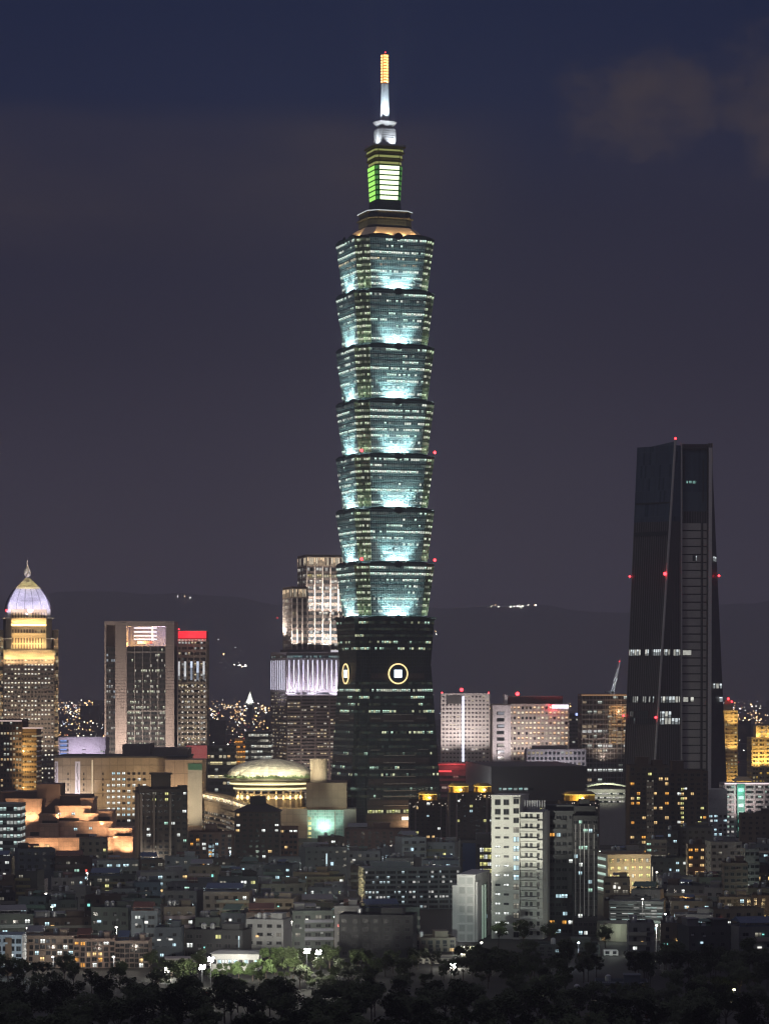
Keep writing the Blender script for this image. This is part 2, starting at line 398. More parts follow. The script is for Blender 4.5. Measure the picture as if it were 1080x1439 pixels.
# tier below the first ledge (dark), then the tapering base
z0, z1 = tz(936), tz(866)
bt, tp = notch(25.2, 7, 2.4), notch(HT, 8, 3.2)
mb = MB(); mb.frustum(bt, tp, z0, z1 - 3.2)
nk = mb.build('lower_tier', m_cw_dark, T)
floor_bands(T, bt, tp, z0, z1 - 3.2, 7, m_bandd, m_bandd, 5, parent=nk, skip=(0, 1))
ea = MB(); ea.frustum(notch(HT + .05, 8, 3.2), notch(HT + .8, 8, 3.2), z1 - 3.18, z1 - 1.9)
for k in range(4):
    for sgn in (-1, 1):
        N = 10
        for q in range(N):
            xa, xb = sgn * (3.4 + (HT - 8.4) * q / N), sgn * (3.4 + (HT - 8.4) * (q + 1) / N)
            ha, hb = [1.0 + 1.7 * math.sin(math.pi * min(1, .06 + .94 * t / N)) ** .7 for t in (q, q + 1)]
            if sgn < 0: xa, xb, ha, hb = xb, xa, hb, ha
            P = lambda x, y, z: (*rot4(k, x, y), z)
            ea.poly([P(xa, -HT - .85, z1 - 1.9), P(xb, -HT - .85, z1 - 1.9), P(xb, -HT - 1.2, z1 - 3.2 + hb), P(xa, -HT - 1.2, z1 - 3.2 + ha)])
            ea.poly([P(xa, -HT - 1.2, z1 - 3.2 + ha), P(xb, -HT - 1.2, z1 - 3.2 + hb), P(xb, -HT, z1 - 3.2 + hb), P(xa, -HT, z1 - 3.2 + ha)])
ea.build('eave', m_eave, nk)
for k in range(4):
    om = MB(); N = 18
    for r, yo in ((2.8, -1.5), (2.0, -1.8)):
        for q in range(N):
            a, b = 2 * math.pi * q / N, 2 * math.pi * (q + 1) / N
            P = lambda rr, t, y: (*rot4(k, rr * math.cos(t), -HT + y), z1 - 2.3 + rr * math.sin(t) * .85)
            om.poly([P(r, a, -.8), P(r, b, -.8), P(r, b, yo), P(r, a, yo)]); om.poly([P(.01, a, yo), P(r, a, yo), P(r, b, yo)])
    om.build('scroll_ornament', m_eave, nk)
B0, B1 = 31.8, 25.4
zb = z0 - .05
bot, top = notch(B0, 8.2, 2.2), notch(B1, 6.9, 2.2)
mb = MB(); mb.frustum(bot, top, 0, zb)
base = mb.build('base', m_cw_dark, T)
m_stone = wall('brown granite', (.10, .085, .078), .6, .3, tile=(3, 4.4))
floor_bands(T, bot, top, 0, zb, 24, m_bandd, m_bandd, 5, parent=base, skip=(0, 1, 2, 3, 4, 7, 10, 16, 22, 23), v0=.3, v1=.74,
            special={20: band('busy base windows', .6, (.75, 1, .85), (.95, 1, .8), .95, glass=(.018, .028, .03), frame=(.05, .06, .06), mul=.2, cluster=6, dim=.5),
                     19: MATS.get('x') or m_bandd})
fs = faces_of(bot, top, 0, zb)
cm = MB(); lg = MB()
corner_posts = None
for k in range(4):              # granite-clad centre bay with pale string courses
    fc = fs[k * 5]
    for q in (0, 1, 2, 3, 4, 7, 10, 16, 22): cm.fbox(fc, .0 if q < 3 else .02, .98, (q + .05) / 24, (q + .95) / 24, 0, .25)
    for q in (4.1, 5.4, 6.2, 7.2, 8.2, 9.2, 10.2, 11.2, 16.1, 17): lg.fbox(fc, .25, .75, q / 24, (q + .12) / 24, .25, .6)
    for s0, s1 in ((.04, .2), (.8, .97)):
        for q in (5.1, 16.5, 12): lg.fbox(fc, s0, s1, q / 24, (q + .1) / 24, .1, .5)
cm.build('granite_panel', m_stone, base); lg.build('string_course', wall('pale trim', (.38, .36, .33), .7, .2), base)
# coin emblem on each side of the neck
m_ring = emit('gold ring lamp', (1, .72, .32), 1.9); m_sq = emit('white square lamp', (.78, .90, 1), 3.0); m_disc = wall('blue disc', (.03, .05, .07), .4, .2)
for k in range(4):
    zc = tz(947); half = B1 + .35
    dm = MB(); N = 40
    P = lambda rr, t, y, z=0: (*rot4(k, rr * math.cos(t), -half + y), zc + rr * math.sin(t))
    for q in range(N):
        a, b = 2 * math.pi * q / N, 2 * math.pi * (q + 1) / N
        dm.poly([P(6.6, a, .4), P(6.6, b, .4), P(6.6, b, -.9), P(6.6, a, -.9)]); dm.poly([P(.01, a, -.9), P(6.6, a, -.9), P(6.6, b, -.9)])
    em = dm.build('coin_emblem', m_disc, T)
    rm = MB()
    for q in range(N):
        a, b = 2 * math.pi * q / N, 2 * math.pi * (q + 1) / N
        rm.poly([P(5.9, a, -1.3), P(6.7, a, -1.3), P(6.7, b, -1.3), P(5.9, b, -1.3)])
        rm.poly([P(6.7, a, -1.3), P(6.7, a, -.8), P(6.7, b, -.8), P(6.7, b, -1.3)])
    rm.build('ring', m_ring, em)
    sm = MB(); pts = [rot4(k, -2.5, -half - 1.3), rot4(k, 2.5, -half - 1.3), rot4(k, 2.5, -half - .8), rot4(k, -2.5, -half - .8)]
    sm.frustum(pts, None, zc - 2.5, zc + 2.5); sm.build('square', m_sq, em)
# entrance: lit sign above the door and yellow lobby windows
lm = MB(); fc = fs[0]
lm.fbox(fc, .02, .98, 3.05 / 24, 3.6 / 24, .3, .5, bays=24)
lm.build('lobby_window', band('lobby windows', .62, (.85, .90, .30), (.95, .95, .5), .9, mul=.2, cluster=3), base)
sm = MB(); sm.fbox(fc, .52, .92, 2.1 / 24, 2.55 / 24, .3, 1.0); sm.build('entrance_sign', emit('white hot sign', (1, .86, .66), 2.4), base)
lamp('POINT', T, (5, -B0 - 6, 7), 6000, (1, .6, .3), size=.6)
# crown
octo = lambda h, c: [(-h + c, -h), (h - c, -h), (h, -h + c), (h, h - c), (h - c, h), (-h + c, h), (-h, h - c), (-h, -h + c)]
m_warm_roof = wall('pale canopy', (.6, .52, .42), .7, .2)
z = tz(336) - 1.9
mb = MB(); mb.frustum(octo(23.0, 7), octo(17.0, 6), z, tz(325)); cr = mb.build('crown_canopy', m_warm_roof, T)
for k in range(4):
    for x in (-13, -4.5, 4.5, 13):
        p = rot4(k, x, -24.2); d = rot4(k, 0, 1)
        aim(lamp('SPOT', T, (*p, z + 1.2), 3000, (1, .62, .26), size=.4, angle=R(120)), (d[0], d[1], .5))
mb = MB(); mb.frustum(octo(15.0, 5), octo(14.3, 5), tz(325) - .1, tz(300)); cb = mb.build('crown_base', m_cw_dark, T)
lg = MB()
for a, b, h in ((312, 310.5, 15.6), (303, 301.5, 15.0)): lg.frustum(octo(h, 5.2), octo(h + .5, 5.2), tz(a), tz(b))
lg.build('ledge', m_eave, cb)
st = MB(); st.frustum(octo(15.6, 5.4), None, tz(301.5) + .01, tz(300.3)); st.build('light_strip', emit('cool strip', (.8, .95, 1), .75), cb)
mb = MB(); mb.frustum(octo(9.0, 2.2), octo(8.6, 2.2), tz(300), tz(284)); mb.build('crown_neck', m_cw_dark, T)
b1, b2 = octo(8.3, 1.8), octo(9.4, 2)
mb = MB(); mb.frustum(b1, b2, tz(284), tz(235)); lan = mb.build('lantern', wall('green painted steel', (.03, .16, .04), .5, .2), T)
gA = emit('pale green light', (.86, 1, .62), 2.2); gB = emit('lime light', (.42, 1, .16), 1.2); gC = emit('green edge', (.05, .5, .05), .4)
for k, fc in enumerate(faces_of(b1, b2, tz(284), tz(235))):
    for q in range(7):
        m = MB()
        if k % 2 == 0: m.fbox(fc, .04, .96, (q + .12) / 7, (q + .82) / 7, 0, .25); m.build('light_panel', gA if k == 0 else gB, lan)
        else: m.fbox(fc, .15, .85, (q + .15) / 7, (q + .8) / 7, 0, .15); m.build('light_panel', gC if k != 7 else gC, lan)
ht = 9.6; zz = 235
um = MB(); ub = MB()
for a, b, h0, h1 in ((235, 228, 9.5, 9.6), (226, 219, 9.9, 10.3), (217, 211, 10.4, 10.8)):
    um.frustum(octo(h0 - 1.0, 2), octo(h1 - 1.0, 2), tz(a), tz(b - 2)); um.frustum(octo(h1 + .1, 2), octo(h1 + .6, 2), tz(b), tz(b - 1.8))
ct = um.build('crown_tier', wall('olive metal', (.16, .17, .06), .5, .3), T)
for a, b, h0 in ((235, 228, 8.9), (226, 219, 9.3), (217, 211, 9.8)):
    ub = MB()
    for fc in faces_of(octo(h0, 2), None, tz(a) + .5, tz(b) - .8): ub.fbox(fc, .03, .97, .1, .8, 0, .15)
    ub.build('light_panel', emit('olive glow', (.72, .78, .22), .42), ct)
dk = MB(); dk.frustum(octo(11.0, 2.2), octo(11.3, 2.2), tz(209), tz(206.8)); dk.tube((-8.5, -9.5, tz(207)), (-9.3, -9.7, tz(197)), .18)
dk.build('deck', wall('white metal', (.6, .62, .64), .5, .15), T)
dr = MB()
for q in range(8):
    zA, zB = tz(207) + (tz(182.5) - tz(207)) * q / 8, tz(207) + (tz(182.5) - tz(207)) * (q + .7) / 8
    dr.frustum(octo(6.4 - .05 * q, 2), None, zA, zB); dr.frustum(octo(6.0 - .05 * q, 2), None, zB, zB + .9, cap=False, base=False)
dr.build('drum', wall('silver cladding', (.62, .64, .66), .45, .15, metal=.2), T)
ds = MB(); ds.lathe([(3.4, tz(182.5)), (4.6, tz(179)), (6.6, tz(175.5)), (7.8, tz(172.5)), (7.5, tz(172)), (3.0, tz(175))], 20)
ds.build('dish', MATS['silver cladding'], T)
spm = MB()
n_ = 22
for q in range(n_):
    f0, f1 = q / n_, (q + .8) / n_
    r0, r1 = 2.95 - .55 * f0, 2.95 - .55 * f1
    zA, zB = tz(175) + (tz(118) - tz(175)) * f0, tz(175) + (tz(118) - tz(175)) * f1
    spm.lathe([(r0, zA), (r1, zB), (r1 - .25, zB), (r1 - .25, zA + (tz(118) - tz(175)) / n_)], 12)
spire = spm.build('spire', wall('white steel', (.72, .78, .82), .5, .12, bump=0), T)
gs = MB(); gs.lathe([(1.5, tz(118)), (1.3, tz(76)), (0, tz(75))], 10); gsp = gs.build('mast', wall('gold metal', (.5, .25, .06), .4, .2, metal=.4), T)
mg = emit('golden ring lamp', (1, .46, .14), 3.2)
for q in range(10):
    zq = tz(116) + (tz(78) - tz(116)) * q / 9.5
    gr = MB(); gr.lathe([(1.5, zq), (2.7, zq + .2), (2.7, zq + .95), (1.5, zq + 1.1)], 12); gr.build('lamp_ring', mg, gsp)
gm2 = MB()
for k in range(4):
    x, y = rot4(k, 1.9, -1.9); gm2.tube((x, y, tz(118)), (x, y, tz(77)), .22, n=5)
gm2.build('lattice', wall('gold metal', (.5, .25, .06)), gsp)
for k in range(4):
    x, y = rot4(k, 0, -6.4)
    aim(lamp('SPOT', T, (x, y, tz(171.2)), 60000, (.80, .91, 1), size=.3, angle=R(60), name='spire_light'), (-x * .42, -y * .42, 8.5))
    x, y = rot4(k, 5, -10.5)
    aim(lamp('SPOT', T, (x, y, tz(206)), 9000, (.9, .95, 1), size=.3, angle=R(80), name='drum_light'), (-x * .5, -y * .5, 6))
for x, y, zq in ((-HT + 4, -HT + 3, 640), (HT - 4, -HT + 3, 640), (-HT + 4, -HT + 3, 790), (HT - 4, -HT + 3, 790)):
    beacon(T, (x - (1.2 if x < 0 else -2.0), y - 2, tz(zq) + .6), 1.25)
for k in (0, 1): beacon(T, rot4(k, 0.4, -.3) + (tz(75) + .7,), .35)

# ---------------------------------------------------------------- dark twin-winged tower on the right
NY = 1800.0; nz = lambda y: pz(y, NY)
cx = px(950, NY)
NS = thing('skyscraper', 'unlit dark tapering office tower of two folded wings on the right', 'skyscraper', (cx, NY, 0))
nx = lambda x: px(x, NY) - cx
m_fin = curtain('dark finned glass', (.05, .044, .046), (.18, .16, .16), 1.5, 60, .3, .0, rough=.3)
m_fin2 = curtain('dark bluish glass', (.055, .080, .12), (.09, .12, .16), 1.5, 8, .1, .04, rough=.25)
m_grey = wall('grey louvre panel', (.46, .42, .405), .75, .25)
m_edge = wall('pale edge trim', (.6, .56, .55), .6, .2)
zt = nz(621)
lb = [(nx(874), 13), (nx(911), -6), (nx(957), 2), (nx(957), 34), (nx(880), 40)]
lt = [(nx(897), 12), (nx(947), -6), (nx(956), -3), (nx(956), 20), (nx(900), 24)]
mid = lerp2(lb, lt, .80)
mb = MB(); mb.frustum(lb, mid, 0, zt * .80, cap=False); mb2 = MB()
wl = mb.build('wing', m_fin, NS)
tp_ = MB(); tp_.frustum(mid, lt, zt * .80 + .02, zt - 2.5, base=False)
n5 = len(lt)
tp_.poly([(*lt[0], zt - 4), (*lt[1], zt), (*lt[1], zt - 2.5), (*lt[0], zt - 5)])
crn = tp_.build('glass_crown', m_fin2, NS)
FL = Face((*lb[0], 0), (*lb[1], 0), (*lt[1], zt), (*lt[0], zt)); FM = Face((*lb[1], 0), (*lb[2], 0), (*lt[2], zt), (*lt[1], zt))
ed = MB(); ed.tube((*lb[1], 0), (lt[1][0], lt[1][1], zt + 1), .75, n=5); ed.tube((*lb[2], 0), (lt[2][0], lt[2][1], zt - 1), .6, n=5)
ed.build('edge_trim', m_edge, NS)
for t0_, t1_ in ((.765, .775), (.845, .849)): mm = MB(); mm.fbox(FL, .03, .97, t0_, t1_, 0, .3); mm.build('string_course', MATS['dark metal'], NS)
wb = band('bright office row', .85, (.80, .88, .90), (.95, .95, .85), 1.0, mul=.3, cluster=2)
wb2 = band('half lit office row', .55, (.75, .88, .86), (.9, .92, .85), .7, mul=.4, cluster=2)
for y, mt, s0, s1 in ((917, wb, .03, .97), (983, wb2, .03, .85), (1004, wb2, .1, .7), (1013.5, wb2, .05, .97)):
    t = nz(y) / zt
    m = MB(); m.fbox(FL, s0, s1, t - .009, t + .009, 0, .25, bays=16); m.build('window_band', mt, NS)
for y, s0, s1 in ((917, .1, .92), (983, .1, .92), (1004, .1, .55), (1013.5, .1, .92)):
    t = nz(y) / zt
    m = MB(); m.fbox(FM, s0, s1, t - .009, t + .009, 0, .25, bays=7); m.build('window_band', wb, NS)
# right wing: recessed louvred centre, pale column, dark flank
rb = [(nx(957.5), 8), (nx(993), 8), (nx(993), 2), (nx(999), 2), (nx(1030), 22), (nx(1010), 44), (nx(957.5), 40)]
rt = [(nx(956.5), 4), (nx(994), 4), (nx(994), -2), (nx(1000), -2), (nx(1002), 12), (nx(1000), 24), (nx(956.5), 22)]
mb = MB(); mb.frustum(rb, rt, 0, zt - 1); wr = mb.build('wing', m_fin, NS)
FC = Face((*rb[0], 0), (*rb[1], 0), (*rt[1], zt), (*rt[0], zt)); FP = Face((*rb[2], 0), (*rb[3], 0), (*rt[3], zt), (*rt[2], zt)); FR = Face((*rb[3], 0), (*rb[4], 0), (*rt[4], zt), (*rt[3], zt))
t1 = nz(733) / zt
lv = MB(); nl = 40
for q in range(nl):
    a, b = q / nl * t1, (q + .84) / nl * t1
    lv.fbox(FC, .06, .76, a, b, 0, .8); lv.fbox(FC, .86, .99, a, b, 0, .5)
lv.build('louvre', m_grey, wr)
cb_ = MB(); cb_.fbox(FP, .1, .9, 0, .985, 0, .3); cb_.build('edge_trim', m_edge, wr)
tpn = MB(); tpn.fbox(FC, .08, .98, nz(718) / zt, nz(632) / zt, 0, .3); tpn.build('glass_panel', m_fin2, wr)
tf = MB(); tf.fbox(FC, 0, 1, nz(630) / zt, .99, -.2, 3.0); tf.fbox(FC, .1, .14, nz(680) / zt, nz(640) / zt, .3, .8); tf.fbox(FC, .82, .86, nz(705) / zt, nz(645) / zt, .3, .8); tf.build('portal_frame', wall('portal metal', (.06, .055, .055), .6), wr)
sg = MB(); t = nz(677) / zt; sg.fbox(FC, .22, .60, t - .004, t + .004, .3, .6, bays=7); sg.build('window_band', band('teal row', .75, (.3, .9, .75), (.5, 1, .9), .7, mul=.3, cluster=2), wr)
for y, f_, s0, s1, bn in ((964, FR, .12, .9, 3), (983, FR, .65, .95, 2), (785, FR, .2, .8, 2), (784, FC, .45, .6, 2), (917, FC, .08, .4, 2), (983, FC, .1, .5, 3)):
    t = nz(y) / zt
    m = MB(); m.fbox(f_, s0, s1, t - .007, t + .007, .85 if f_ is FC else 0, 1.0 if f_ is FC else .25, bays=bn); m.build('window_band', wb, wr)
beacon(NS, (lt[1][0], lt[1][1], zt + 1.6), .9)
for x, y, yy, s in ((932, 807, -7.5, 1.4), (886.5, 809, 12, .8), (1012.5, 808, 12, .9), (919, 1008, -8, 1.0), (877.5, 1006, 12, .9)):
    beacon(NS, (nx(x), yy, nz(y)), s)
# ---------------------------------------------------------------- builders for blocks
class Bld: pass
def block(name, label, cat, x0, x1, ytop, Y, depth=30, rz=0, xc=None, group=None):
    """footprint from photo columns: with rz>0 the corner xc is nearest and x0..xc is the left flank, rz<0 the right flank xc..x1"""
    B = Bld(); t = R(rz); B.Y = Y; B.h = pz(ytop, Y)
    if rz > 0:
        xc = x0 if xc is None else xc
        w = pw(x1 - xc, Y) / math.cos(t); d = pw(xc - x0, Y) / math.sin(t) if xc > x0 else depth
        B.poly = [(0, 0), (w, 0), (w, d), (0, d)]; B.fx = (xc, x1)
    elif rz < 0:
        xc = x1 if xc is None else xc
        w = pw(xc - x0, Y) / math.cos(t); d = pw(x1 - xc, Y) / math.sin(-t) if x1 > xc else depth
        B.poly = [(-w, 0), (0, 0), (0, d), (-w, d)]; B.fx = (x0, xc)
    else:
        xc = (x0 + x1) / 2; w = pw(x1 - x0, Y); d = depth; B.poly = rect(w, d); B.fx = (x0, x1)
    B.w, B.d = w, d
    B.root = thing(name, label, cat, (px(xc, Y), Y, 0), t, group)
    B.faces = faces_of(B.poly, None, 0, B.h); B.front, B.right, B.back, B.left = B.faces
    B.T = lambda y: pz(y, Y) / B.h
    B.S = lambda x: (x - B.fx[0]) / (B.fx[1] - B.fx[0])
    B.xy = lambda s, dd=0.0: (B.poly[0][0] + s * B.w, dd)
    return B
def office(B, wm, bm, floors, bay, v0=.3, v1=.85, pier=0, pierw=.3, sp=.3, ribs=None, tmin=0.0, tmax=1.0, skip=(), special={}, wallname='wall', parapet=1.0):
    mb = MB(); mb.frustum(B.poly, None, 0, B.h)
    if parapet:
        op = offset_poly(B.poly, sp); mb.frustum(op, None, B.h - .3, B.h + parapet)
    for k in range(floors):
        a, b = tmin + (tmax - tmin) * (k + v0) / floors, tmin + (tmax - tmin) * (k + v1) / floors
        nxt = tmin + (tmax - tmin) * (k + 1 + v0) / floors if k < floors - 1 else 1
        if sp: mb.frustum(offset_poly(B.poly, sp * .9), None, b * B.h, min(nxt, .999) * B.h, cap=True)
        if k in skip: continue
        m = MB(); ring_band(m, B.poly, None, 0, B.h, a, b, .08, bay)
        m.build('window_band', special.get(k, bm), B.root)
    mw = mb
    if ribs: mb = MB()
    if pier:
        for fc in (B.front, B.right, B.left):
            n = max(1, round(fc.w / pier))
            for i in range(n + 1):
                s = i / n; q = pierw / fc.w / 2
                mb.fbox(fc, max(0, s - q), min(1, s + q), tmin, tmax, 0, sp + .15)
    wo_ = mw.build(wallname, wm, B.root)
    if ribs: mb.build('rib', ribs, wo_)
    return wo_
def slab(B, fc, s0, s1, t0, t1, d0, d1, mat, name, parent=None, bays=None):
    m = MB(); m.fbox(fc, s0, s1, t0, t1, d0, d1, bays=bays); return m.build(name, mat, parent or B.root)
def roofbox(B, s0, s1, d0, d1, hh, mat, name='penthouse', z=None):
    m = MB(); z = B.h if z is None else z; x0 = B.poly[0][0]
    m.box(x0 + s0 * B.w, x0 + s1 * B.w, d0 * B.d, d1 * B.d, z - .2, z + hh); return m.build(name, mat, B.root)
def uplight(B, s, dd, z, power, col, w=4, dirv=(0, .35, 1)):
    x, y = B.xy(s, dd); return aim(lamp('AREA', B.root, (x, y, z), power, col, size=w, size_y=.6, name='uplight'), dirv)

W_PINK = wall('pinkish stone', (.42, .33, .29), .8, .3); W_GREY = wall('grey cladding', (.34, .32, .31), .75, .25)
W_CREAM = wall('cream stone', (.52, .46, .38), .8, .25); W_TAN = wall('tan panel', (.42, .33, .23), .8, .2, tile=(5, 9))
W_BROWN = wall('brown tile', (.16, .11, .085), .75, .3); W_DK = wall('dark concrete', (.10, .095, .095), .85, .4)
W_WHITE = wall('white painted concrete', (.70, .70, .68), .7, .2); W_ROOF = wall('dark roof', (.06, .06, .062), .85, .4)
G_OFF = band('office windows', .38, (1, .86, .60), (.95, 1, .85), .9, mul=.25, cluster=4)
G_OFFW = band('warm office windows', .58, (1, .62, .28), (1, .88, .62), .85, mul=.3, cluster=3)
G_DIM = band('dim office windows', .22, (.9, .95, .85), (1, .8, .5), .7, mul=.25, cluster=4)
G_DOT = band('domed tower windows', .52, (1, .90, .66), (1, .97, .85), 1.7, mul=.5, cluster=5, frame=(.16, .14, .12))
G_STAGE = band('gold bay windows', .25, (1, .7, .3), (1, .9, .6), .7, glass=(.05, .035, .02), frame=(.40, .30, .18), mul=.45)

# ---- domed tower, far left
Y = 2300; B = block('domed_skyscraper', 'stone tower with a floodlit lavender dome and spiked finial, far left', 'skyscraper', 7, 77, 925, Y, 36)
office(B, wall('dark stone', (.26, .21, .18), .8, .3), G_DOT, 33, 2.6, v0=.3, v1=.72, pier=2.6, pierw=.9, sp=.35)
rt = B.root; hw = B.w / 2; rt.location.x = px(41, Y); rt.rotation_euler.z = R(11)
def cbox(mb, h0, h1, za, zb, d=None): mb.frustum([(-h0, 18 - h0), (h0, 18 - h0), (h0, 18 + h0), (-h0, 18 + h0)], [(-h1, 18 - h1), (h1, 18 - h1), (h1, 18 + h1), (-h1, 18 + h1)], za, zb)
gold = wall('golden stone', (.58, .46, .30), .75, .2)
zc = lambda y: pz(y, Y)
for xa, xb, yt in ((77, 84, 885), (0, 7, 885)):                     # lower flank bays
    m = MB(); x0, x1 = px(xa, Y) - px(42, Y), px(xb, Y) - px(42, Y); m.box(x0, x1, 5, 31, 0, zc(yt))
    wg = m.build('wing', gold, rt)
    for q in range(16):
        mm = MB(); fz = Face((x0, 5, 0), (x1, 5, 0), (x1, 5, zc(yt)), (x0, 5, zc(yt))); mm.fbox(fz, .1, .9, (q + 8.3) / 25, (q + 8.8) / 25, 0, .15, bays=2); mm.build('window_band', G_OFFW, wg)
cr = MB(); cbox(cr, hw + .4, hw + .6, zc(926), zc(913)); cbox(cr, 13.6, 13.6, zc(913), zc(852))
for q in range(13):
    x = -13.4 + 26.8 * q / 12
    cr.box(x - .45, x + .45, 18 - 14.5, 18 - 13.4, zc(913), zc(853)); cr.box(-14.5, -13.4, 18 + x - .45, 18 + x + .45, zc(913), zc(853)); cr.box(13.4, 14.5, 18 + x - .45, 18 + x + .45, zc(913), zc(853))
for y in (893, 881, 872): cr.box(-14.9, 14.9, 18 - 14.9, 18 + 14.9, zc(y), zc(y) + 2.2)
stg = cr.build('stage', gold, rt)
for y0_, y1_ in ((912, 905), (904, 896), (890, 884), (870, 860)):
    m = MB(); ring_band(m, [(-13.6, 4.4), (13.6, 4.4), (13.6, 31.6), (-13.6, 31.6)], None, 0, 1000, zc(y0_) / 1000, zc(y1_) / 1000, .15, 2.25); m.build('window_band', G_STAGE, stg)
cn = MB()
for sx in (-1, 1):
    for sy in (0, 1):
        x = sx * 15.8; y = 18 + (sy * 2 - 1) * 15.8
        cn.frustum([(x - 2.2, y - 2.2), (x + 2.2, y - 2.2), (x + 2.2, y + 2.2), (x - 2.2, y + 2.2)], None, zc(913), zc(868))
cn.build('corner_turret', W_DK, rt)
tm = MB()
for sx in (-1, 1):
    for y_, a in ((869, 2.8), (898, 3.6)): tm.box(sx * 15.8 - a + sx * 1.4, sx * 15.8 + a + sx * 1.4, 18 - 18.6, 18 + 18.4, zc(y_), zc(y_) + .7)
tm.build('corner_cornice', wall('pale cornice', (.7, .68, .66), .7), rt)
prof = [(16.3, 856), (16.1, 851), (15.2, 845), (13.8, 839), (12.0, 833), (9.8, 827)]
legs = MB()
for sx in (-1, 1):
    for sy in (-1, 1): legs.frustum([(sx * 15.6 - 1.4, 18 + sy * 15.6 - 1.4), (sx * 15.6 + 1.4, 18 + sy * 15.6 - 1.4), (sx * 15.6 + 1.4, 18 + sy * 15.6 + 1.4), (sx * 15.6 - 1.4, 18 + sy * 15.6 + 1.4)], None, zc(870), zc(855.5))
dm = MB()
for (h0, ya), (h1, yb) in zip(prof, prof[1:]): cbox(dm, h0, h1, zc(ya), zc(yb))
legs.build('dome_leg', wall('white dome tiles', (.75, .74, .80), .6, .2, tile=(1.6, 1.2)), rt)
dome = dm.build('dome', wall('white dome tiles', (.75, .74, .80), .6, .2, tile=(1.6, 1.2)), rt)
rb_ = MB()
for (h0, ya), (h1, yb) in zip(prof, prof[1:]):
    for sx in (-1, 1):
        for sy in (-1, 1): rb_.tube((sx * (h0 + .2), 18 + sy * (h0 + .2), zc(ya)), (sx * (h1 + .2), 18 + sy * (h1 + .2), zc(yb)), .55, n=5)
for q in (-.6, -.2, .2, .6):
    for (h0, ya), (h1, yb) in zip(prof, prof[1:]):
        for c0, c1 in (((q * h0, 18 - h0 - .1), (q * h1, 18 - h1 - .1)), ((-h0 - .1, 18 + q * h0), (-h1 - .1, 18 + q * h1)), ((h0 + .1, 18 + q * h0), (h1 + .1, 18 + q * h1))): rb_.tube((*c0, zc(ya)), (*c1, zc(yb)), .28, n=4)
rb_.build('dome_rib', wall('dark rib', (.16, .16, .2), .6), dome)
ln = MB()
for h0, h1, ya, yb in ((10.4, 9.2, 827, 824), (8.4, 7.0, 824, 820.5), (6.4, 4.8, 820.5, 816.5), (4.2, 1.6, 816.5, 811)): cbox(ln, h0, h1, zc(ya), zc(yb))
ln.build('lantern', wall('gilded tiles', (.78, .68, .38), .5, .2), rt)
fi = MB(); fi.lathe([(1.2, zc(813)), (.9, zc(810)), (2.4, zc(807)), (2.9, zc(803)), (2.2, zc(799)), (1.0, zc(796)), (.5, zc(790)), (0, zc(783))], 12, cx=0, cy=18); fi.build('finial', wall('bronze', (.5, .46, .40), .45), rt)
for dx in (-9, 0, 9):
    aim(lamp('SPOT', rt, (dx * 1.6, -16, zc(862)), 42000, (.80, .74, 1), size=.4, angle=R(80), name='dome_light'), (-dx * .5, 20, 14))
    aim(lamp('AREA', rt, (dx, -.5, zc(911)), 3000, (1, .70, .34), size=9, size_y=.6, name='uplight'), (0, .12, 1))
    aim(lamp('AREA', rt, (dx, 2.0, zc(879)), 2400, (1, .70, .34), size=9, size_y=.6, name='uplight'), (0, .2, 1))
    aim(lamp('AREA', rt, (dx * 1.6, -4.5, zc(932)), 2600, (1, .70, .34), size=10, size_y=.6, name='uplight'), (0, .45, 1))
aim(lamp('SPOT', rt, (0, -16, zc(838)), 26000, (1, .9, .5), size=.4, angle=R(55), name='lantern_light'), (0, 24, 16))
aim(lamp('SPOT', rt, (4, 2, zc(822)), 9000, (1, .9, .75), size=.3, angle=R(40), name='finial_light'), (-4, 16, 17))
rg = MB(); rg.tube((1.3, 3.2, zc(857)), (1.3, 2.6, zc(857)), 2.6, n=16); rg.build('round_sign', emit('pink round sign', (1, .55, .5), 1.5), stg)
beacon(rt, (-17, 3, zc(858)), 1.4)
for x in (-12, 12): aim(lamp('SPOT', rt, (x, -40, 40), 48000, (1, .82, .62), size=1, angle=R(90), name='floodlight_beam'), (0, 40, 42))
for x in (-12, 12): aim(lamp('SPOT', rt, (x, -30, zc(940)), 16000, (1, .78, .50), size=1, angle=R(70), name='floodlight_beam'), (0, 34, 26))

# ---- stepped brown office in front of it
Y = 2000; B = block('office_block', 'brown stepped office with warm lit corner in front of the domed tower', 'office', -12, 31, 1013, Y, 34)
office(B, W_BROWN, G_DIM, 20, 2.2, pier=2.2, pierw=.7, special={17: G_OFFW, 12: G_OFFW, 8: G_OFFW})
m = MB(); ring = rect(pw(20, Y), 30, 1); ox = pw(31.5, Y)
Pp = [(a + ox, b) for a, b in ring]; hh = pz(1024, Y); m.frustum(Pp, None, 0, hh)
for k in range(19): m.frustum(offset_poly(Pp, .3), None, (k + .75) / 19 * hh, (k + 1.2) / 19 * hh)
wg = m.build('wing', wall('ochre tile', (.44, .30, .16), .75, .25), B.root)
for k in range(18):
    m = MB(); ring_band(m, Pp, None, 0, hh, (k + .3) / 19, (k + .72) / 19, .06, 1.7); m.build('window_band', band('ochre office windows', .3, (1, .7, .3), (1, .9, .6), .8, mul=.35, frame=(.3, .2, .1)), wg)
for q in range(3): aim(lamp('SPOT', B.root, (ox - 5, -9, 25 + q * 13), 7000, (1, .68, .28), size=.5, angle=R(100), name='floodlight_beam'), (2, 9, 5))
st = MB(); st.box(ox - 9.6, ox + 9.6, .6, 1.2, hh + .1, hh + .8); st.build('light_strip', emit('rose strip', (1, .75, .7), .9), wg)
slab(B, B.front, .0, 1, .995, 1.004, .3, .5, MATS['rose strip'], 'light_strip')

